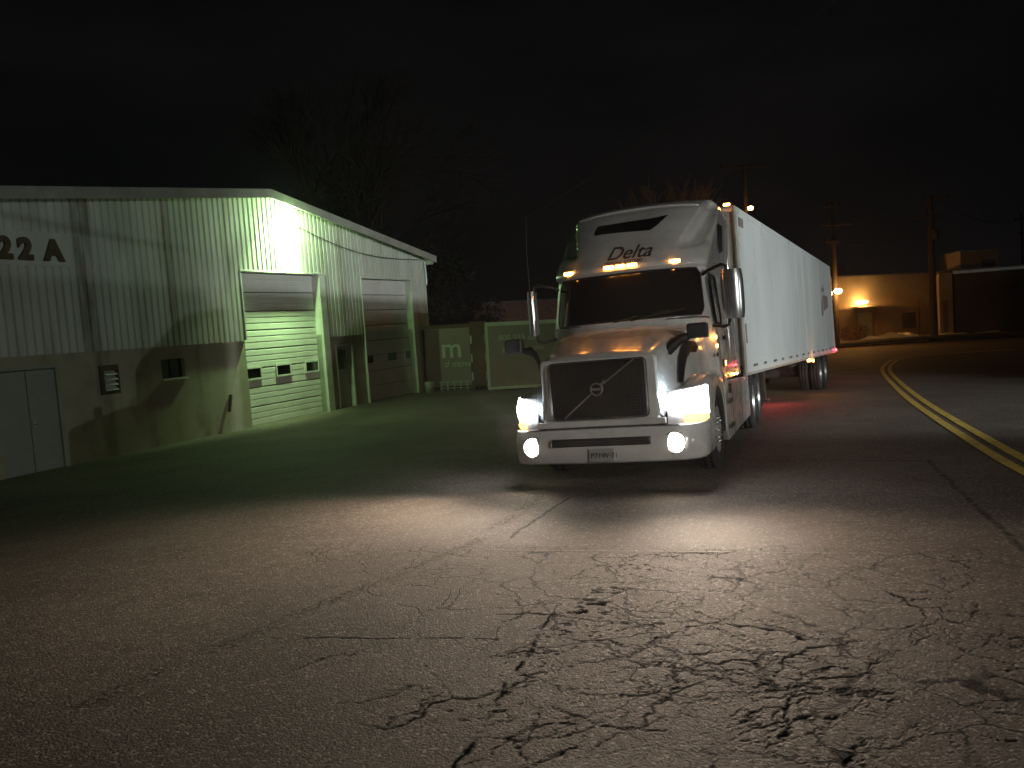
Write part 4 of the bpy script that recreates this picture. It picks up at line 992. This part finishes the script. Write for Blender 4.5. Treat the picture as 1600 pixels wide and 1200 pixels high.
rb = empty('rooftop_unit', 'pale boxy unit on the roof of the dark metal warehouse', 'rooftop unit', (37.1, 66, 6.2))
bbox(rb, 'cabinet', M_stucco, (0, 0, 0), (3.1, 3, 1.75)); bbox(rb, 'grille', M_grey, (1.7, -.05, .3), (2.8, -.001, 1.0)); bbox(rb, 'cap', M_galv, (-.05, -.05, 1.751), (3.15, 3.05, 1.83))
# kerb and verge
kb = [(18, 50.5), (22.5, 53.6), (28.3, 55.4), (34, 56.2), (50, 56.6), (90, 56.8)]
kr = ribbon(kb, .2, .12).build('kerb', M_kerb, solid=.3); tag(kr, kind='structure')
b = MB(); rows = []
for (x, y) in kb: rows.append([(x, y+.1, H(x, y)+.10), (x+1, y+5, H(x, y+5)+.10), (x+1, y+16, H(x, y+16)+.09)])
vg = b.grid(rows).build('verge', M_verge); tag(vg, kind='structure')
def mound(name, label, c, rx, ry, h, seed, m_=M_snow, grp=None, rz=0, n=22, rings=7, cat='snow'):
    rows = []
    for a in range(rings+1):
        q = 1-a/rings; r_ = []
        for k in range(n):
            t = 2*PI*k/n; nn = .75+.5*mn.noise(Vector((math.cos(t)*1.3+seed, math.sin(t)*1.3, 0)))
            x = math.cos(t)*rx*q*nn; y = math.sin(t)*ry*q*nn; xx = c[0]+x*math.cos(rz)-y*math.sin(rz); yy = c[1]+x*math.sin(rz)+y*math.cos(rz)
            z = h*(1-q*q)*(.7+.6*mn.noise(Vector((x*1.3, y*1.3, seed)))) + H(xx, yy) + (.09 if yy > 56 else -.02)
            r_.append((xx, yy, z))
        rows.append(r_)
    o = MB().grid(rows, close=True).build(name, m_); tag(o, label, cat, grp); return o
mound('snow_patch', 'wide thin snow patch glowing orange before the tan building', (27.6, 58.6), 4.2, 2.0, .62, 3)
mound('snow_bank', 'small snow bank left of the leaning dark utility pole', (31.3, 64), 1.6, 1.0, .45, 5)
mound('snow_bank', 'long low snow bank right behind the dark utility pole', (33.6, 61.3), 2.6, .8, .3, 8)
mound('snow_bank', 'snow ridge along the foot of the dark metal warehouse', (38.5, 61.2), 4.5, .7, .4, 11)
mound('dirt_heap', 'dark heap of dirty snow at the right edge of the street', (43.5, 60.0), 3.2, 1.6, 1.3, 15, M_verge, cat='heap')

# ------------------------------------------------------------------ vegetation
def leafcloud(mb, c, r, n, size, seed, sq=(1, 1, 1)):
    rnd = random.Random(seed)
    for _ in range(n):
        while True:
            p = Vector((rnd.uniform(-1, 1), rnd.uniform(-1, 1), rnd.uniform(-1, 1)))
            if p.length < 1 and mn.noise(p*1.7+Vector((seed, 0, 0))) > -.15*(1.2-p.length): break
        p = Vector((p.x*r*sq[0], p.y*r*sq[1], p.z*r*sq[2]))+Vector(c)
        a = Vector((rnd.gauss(0, 1), rnd.gauss(0, 1), rnd.gauss(0, 1))).normalized(); u = a.orthogonal().normalized(); v = a.cross(u); s = size*rnd.uniform(.5, 1.3)
        mb.add([p-u*s, p-v*s*.45, p+u*s, p+v*s*.45], [(0, 1, 2, 3)])
def bare_tree(name, label, base, h, spread, seed, m_=None, levels=5, grp=None):
    rnd = random.Random(seed); o = empty(name, label, 'tree', base, 0, grp); tr = MB(); br = MB()
    def grow(p, d, L, r, lv):
        pts = [p]; q = Vector(p)
        for k in range(3):
            d = (d+Vector((rnd.gauss(0, .10), rnd.gauss(0, .10), rnd.gauss(.03, .05)))).normalized(); q = q+d*L/3; pts.append(tuple(q))
        (tr if lv == levels else br).tube(pts, r, 6 if lv > 3 else (4 if lv > 1 else 3), False, r1=r*.62)
        if lv == 0: return
        n = 4 if lv >= 3 else 3
        for k in range(n):
            f = rnd.uniform(.45, 1) if k else 1; i = min(3, 1+int(f*2.9)); s = pts[i] if k else pts[-1]
            az = rnd.uniform(0, 2*PI); an = rnd.uniform(.3, .75)*spread*(1 if k else .4)
            u = d.orthogonal().normalized(); v = d.cross(u); nd_ = (d*math.cos(an)+(u*math.cos(az)+v*math.sin(az))*math.sin(an)).normalized()
            grow(s, nd_, L*rnd.uniform(.58, .80), r*.58, lv-1)
    grow((0, 0, 0), Vector((0, 0, 1)), h*.30, h*.018, levels)
    tr.build('trunk', m_ or M_bark, o); br.build('crown', m_ or M_bark, o); return o
bare_tree('bare_tree', 'tall bare tree rising behind the warehouse roof by the flue', (-10.9, 46, 1.4), 19, .95, 3, levels=6)
bare_tree('bare_tree', 'bare spreading tree above the low end of the warehouse roof', (-6.6, 44, 1.3), 14.5, 1.25, 12, levels=6)
bare_tree('bare_tree', 'bare treetop lit orange above the truck roof', (12.6, 60, 1.3), 15.2, .8, 21, M_bark_lit, levels=5)
bare_tree('bare_tree', 'thin dim bare tree behind the tan building', (31.5, 79, 1.6), 9.5, 1.2, 33, levels=5)
dk = mat('dark_evergreen', (.010, .013, .009), .8, var=.4, vs=2); dl = mat('dry_leaves', (.25, .14, .06), .8, var=.3, vs=4)
def bushy(name, label, base, r, h, n, size, seed, m_, cat='tree'):
    o = empty(name, label, cat, base)
    MB().tube([(0, 0, 0), (.05, 0, h*.5), (0, .05, h*.8)], .16*h/5, 7, r1=.05).build('trunk' if cat == 'tree' else 'stem', M_bark, o)
    b = MB(); rnd = random.Random(seed)
    for k in range(9): leafcloud(b, (rnd.uniform(-.55, .55)*r, rnd.uniform(-.5, .5)*r, h*rnd.uniform(.35, .85)), r*rnd.uniform(.35, .6), n//9, size, seed+k, (1, 1, 1.1))
    b.build('crown' if cat == 'tree' else 'foliage', m_, o); return o
bushy('evergreen_tree', 'dark evergreen tree behind the lettered storage container', (-3.6, 44, 1.1), 2.3, 6.6, 5000, .09, 5, dk)
bushy('evergreen_tree', 'low dark evergreen tree in front of the brick building', (-1.2, 48, 1.2), 1.8, 4.2, 3000, .09, 9, dk)
ot = bushy('leafy_shrub', 'leafy shrub with orange lamplight at the warehouse far corner', (-4.4, 38.5, .9), .75, 3.3, 1500, .07, 13, dl, 'shrub')
# orange street lamp glinting through it
sl_ = empty('street_lamp', 'small orange lamp glowing through the shrub beyond the warehouse', 'street lamp', (-4.35, 39.3, .95))
MB().tube([(0, 0, 0), (0, 0, 2.9), (.02, -.15, 3.0)], .04, 8).build('post', M_galv, sl_)
MB().lathe([(-.12, .0001), (-.1, .09), (.06, .13), (.08, .0001)], (.02, -.22, 2.95), 'z', 12).build('lamp_head', M_hot, sl_)
lamp('street_lamp_light', 'POINT', (.25, -1.1, 2.75), 16, (1, .42, .10), sl_, size=.1)
bushy('shrub', 'round dark shrub beside the lit snow patch', (26.1, 61.2, .95), 1.15, 1.1, 2600, .06, 17, dk, 'shrub')
bushy('shrub', 'scraggly shrub by the kerb at the trailer tail', (24.4, 57.0, .95), 1.1, 1.15, 1500, .05, 19, dl, 'shrub')
# thin sapling/sign post
sp = empty('sapling', 'thin young sapling in the lit snow patch', 'sapling', (29.6, 58.2, 1.0)); MB().tube([(0, 0, 0), (.03, 0, 1.6), (0, 0, 2.9)], .035, 6, r1=.012).build('trunk', M_bark, sp)
b = MB()
for k in range(9): t = k*2.4; z = 1.1+.18*k; b.tube([(0.02, 0, z), (.35*math.cos(t), .35*math.sin(t), z+.45)], .012, 4, r1=.005)
b.build('crown', M_bark, sp)

# ------------------------------------------------------------------ utility poles and wires
def upole(label, p, h, arms, r=.17, rz=0, lean=0, group=None, ins=True, tr=False):
    o = empty('utility_pole', label, 'utility pole', (p[0], p[1], H(*p)), rz, group)
    MB().tube([(0, 0, -.3), (lean*.5, 0, h*.5), (lean, 0, h)], r, 12, r1=r*.62).build('pole', M_wood, o)
    for (z, x0, x1) in arms:
        a = MB().box((x0+lean, -.20, z-.06), (x1+lean, -.09, z+.06)).build('crossarm', M_wood, o)
        iz = MB(); n = max(2, int((x1-x0)/.55))
        for k in range(n): x = x0+lean+.08+(x1-x0-.16)*k/(n-1); iz.lathe([(0, .03), (.05, .06), (.08, .03), (.13, .055), (.17, .0001)], (x, -.145, z+.06), 'z', 8)
        iz.build('insulator', M_wood, a)
        MB().tube([(x0*.5+lean, -.145, z-.05), (lean, -.12, z-.5), (x1*.5+lean, -.145, z-.05)], .015, 4).build('brace', M_wood, a)
    if tr: MB().lathe([(0, .0001), (0, .22), (.7, .24), (.75, .1), (.78, .0001)], (lean+.05, -.45, tr), 'z', 14).build('transformer', M_wood, o)
    return o
P1 = upole('utility pole with stacked crossarms right behind the trailer tail', (21.45, 52.9), 9.6, [(9.3, -.5, .5), (8.1, -.9, 1.2), (7.0, -.6, .4)], .21)
h = MB().tube([(0, -.2, 3.75), (0, -.45, 3.9)], .03, 6).build('lamp_arm', M_galv, P1)
MB().lathe([(-.2, .0001), (-.16, .16), (.0, .26), (.14, .16), (.15, .0001)], (0, -.50, 3.75), 'z', 16).build('lamp_head', M_sod, P1)
lamp('pole_lamp_light', 'POINT', (.35, -.8, 3.6), 380, (1, .40, .08), P1, size=.15)
P2 = upole('thick dark utility pole between the tan building and dark warehouse', (29.6, 56.2), 10.2, [(9.9, -.2, 1.2), (8.6, -1.4, .6)], .27, tr=7.0)
P3 = upole('distant utility pole above the rooftop at the right edge', (51.1, 80), 11.0, [(10.4, -.8, .8), (9.1, -.5, .5)], .16)
P4 = upole('tall utility pole with one wide crossarm above the trailer roof', (16.5, 55.2), 12.65, [(12.55, -1.65, 1.75)], .2)
P5 = upole('faraway utility pole with double crossarms above the brick building', (-3.7, 90), 6.9, [(6.4, -.95, .95), (5.2, -.95, .95)], .16)
h = MB().tube([(0, -.15, 9.6), (.0, -.5, 9.75), (.05, -.9, 9.7)], .03, 6).build('lamp_arm', M_galv, P4)
MB().lathe([(-.16, .0001), (-.14, .14), (.04, .2), (.10, .08), (.11, .0001)], (.05, -.95, 9.62), 'z', 14).build('lamp_head', M_hot, P4)
lamp('pole_lamp_light', 'POINT', (.05, -1.15, 9.35), 45, (1, .45, .10), P4, size=.15)
def wire(a, b, sag, n=24):
    a = Vector(a); b = Vector(b); return [tuple(a.lerp(b, k/n)-Vector((0, 0, sag*4*(k/n)*(1-k/n)))) for k in range(n+1)]
for i, (a, b, s, lb) in enumerate((((-3.9, 47, 7.6), (5.2, 11, 6.6), .7, 'overhead wire crossing the dark sky above the truck'), ((-3.7, 90, 8.4), (16.5, 55.1, 13.3), 1.5, 'long faint wire between the faraway pole and the wide-armed pole'), ((22.6, 52.8, 9.2), (30.0, 56.1, 10.8), .4, 'upper wire from the stacked-arm pole to the thick pole'), ((21.0, 52.8, 7.6), (29.4, 56.1, 8.9), .5, 'lower wire from the stacked-arm pole to the thick pole'), ((30.2, 56.1, 10.7), (51.1, 80, 12.3), 1.0, 'upper wire running from the thick pole to the distant rooftop pole'), ((16.6, 55.1, 13.2), (21.5, 52.8, 10.2), .3, 'short wire from the wide-armed pole to the stacked-arm pole'))):
    o = MB().tube(wire(a, b, s), .014 if i else .005, 4).build('overhead_wire', M_rub); tag(o, lb, 'wire')

# ------------------------------------------------------------------ lamps outside the frame: far street light off to the right, then added ones
lamp('unseen_light', 'SPOT', (90.24, -55.98, 10.9), 21000, (.86, 1, .92), rot=(-92.5, 70.5, -7.5), size=.30, spot=17, blend=.5)
# unseen flood light added to brighten the trailer side
lamp('added_flood', 'SPOT', (21, 3, 4.6), 11500, (.92, .99, .97), rot=(-14.3, 20.5, -2.0), size=.3, spot=52, blend=.6)
# second unseen flood light, added to brighten the truck's front and cab side
lamp('added_flood', 'SPOT', (10, -6, 5.0), 2700, (1, .94, .84), rot=(-4.6, 22, -3.0), size=.2, spot=48, blend=.35)
# added lamp behind the camera; its cone edge draws the wall's straight shadow line
pB = Vector((12, -18, 6.0)); q1 = WM @ Vector((-6.7, 0, 3.65)); q2 = WM @ Vector((9, 0, 2.85)); nB = (q2-pB).cross(q1-pB).normalized()
if nB.z < 0: nB = -nB
lamp('unseen_light', 'SPOT', pB, 2300, (.86, 1, .95), rot=nB, size=.05, spot=179.5, blend=.01)
Pa = WM @ Vector((-6.4, 0, 5.32)); Pc = WM @ Vector((-.6, 0, 4.72)); k1 = pB.lerp(Pa, .36); k2 = pB.lerp(Pc, .36)  # unseen cable placed between lamp and wall to cast a diagonal shadow
sc = MB().tube(wire(k1+(k1-k2)*.6, k2+(k2-k1)*.25, .05), .028, 6).build('overhead_wire', M_frame); tag(sc, 'unseen cable added to cast a diagonal shadow on the warehouse cladding', 'wire')
# thin volume added to stand in for lens bloom round the lamps
hz_ = MB().box((-62, -72, -1.2), (132, 112, 21)).build('bloom_haze', bpy.data.materials.new('bloom_haze')); tag(hz_, kind='stuff')
hm = hz_.data.materials[0]; hm.use_nodes = True; hn = hm.node_tree; hn.nodes.clear()
ho = hn.nodes.new('ShaderNodeOutputMaterial'); hv = hn.nodes.new('ShaderNodeVolumePrincipled')
hv.inputs['Density'].default_value = .00018; hv.inputs['Color'].default_value = (.9, .9, .92, 1); hv.inputs['Anisotropy'].default_value = .78
hn.links.new(hv.outputs[0], ho.inputs['Volume'])
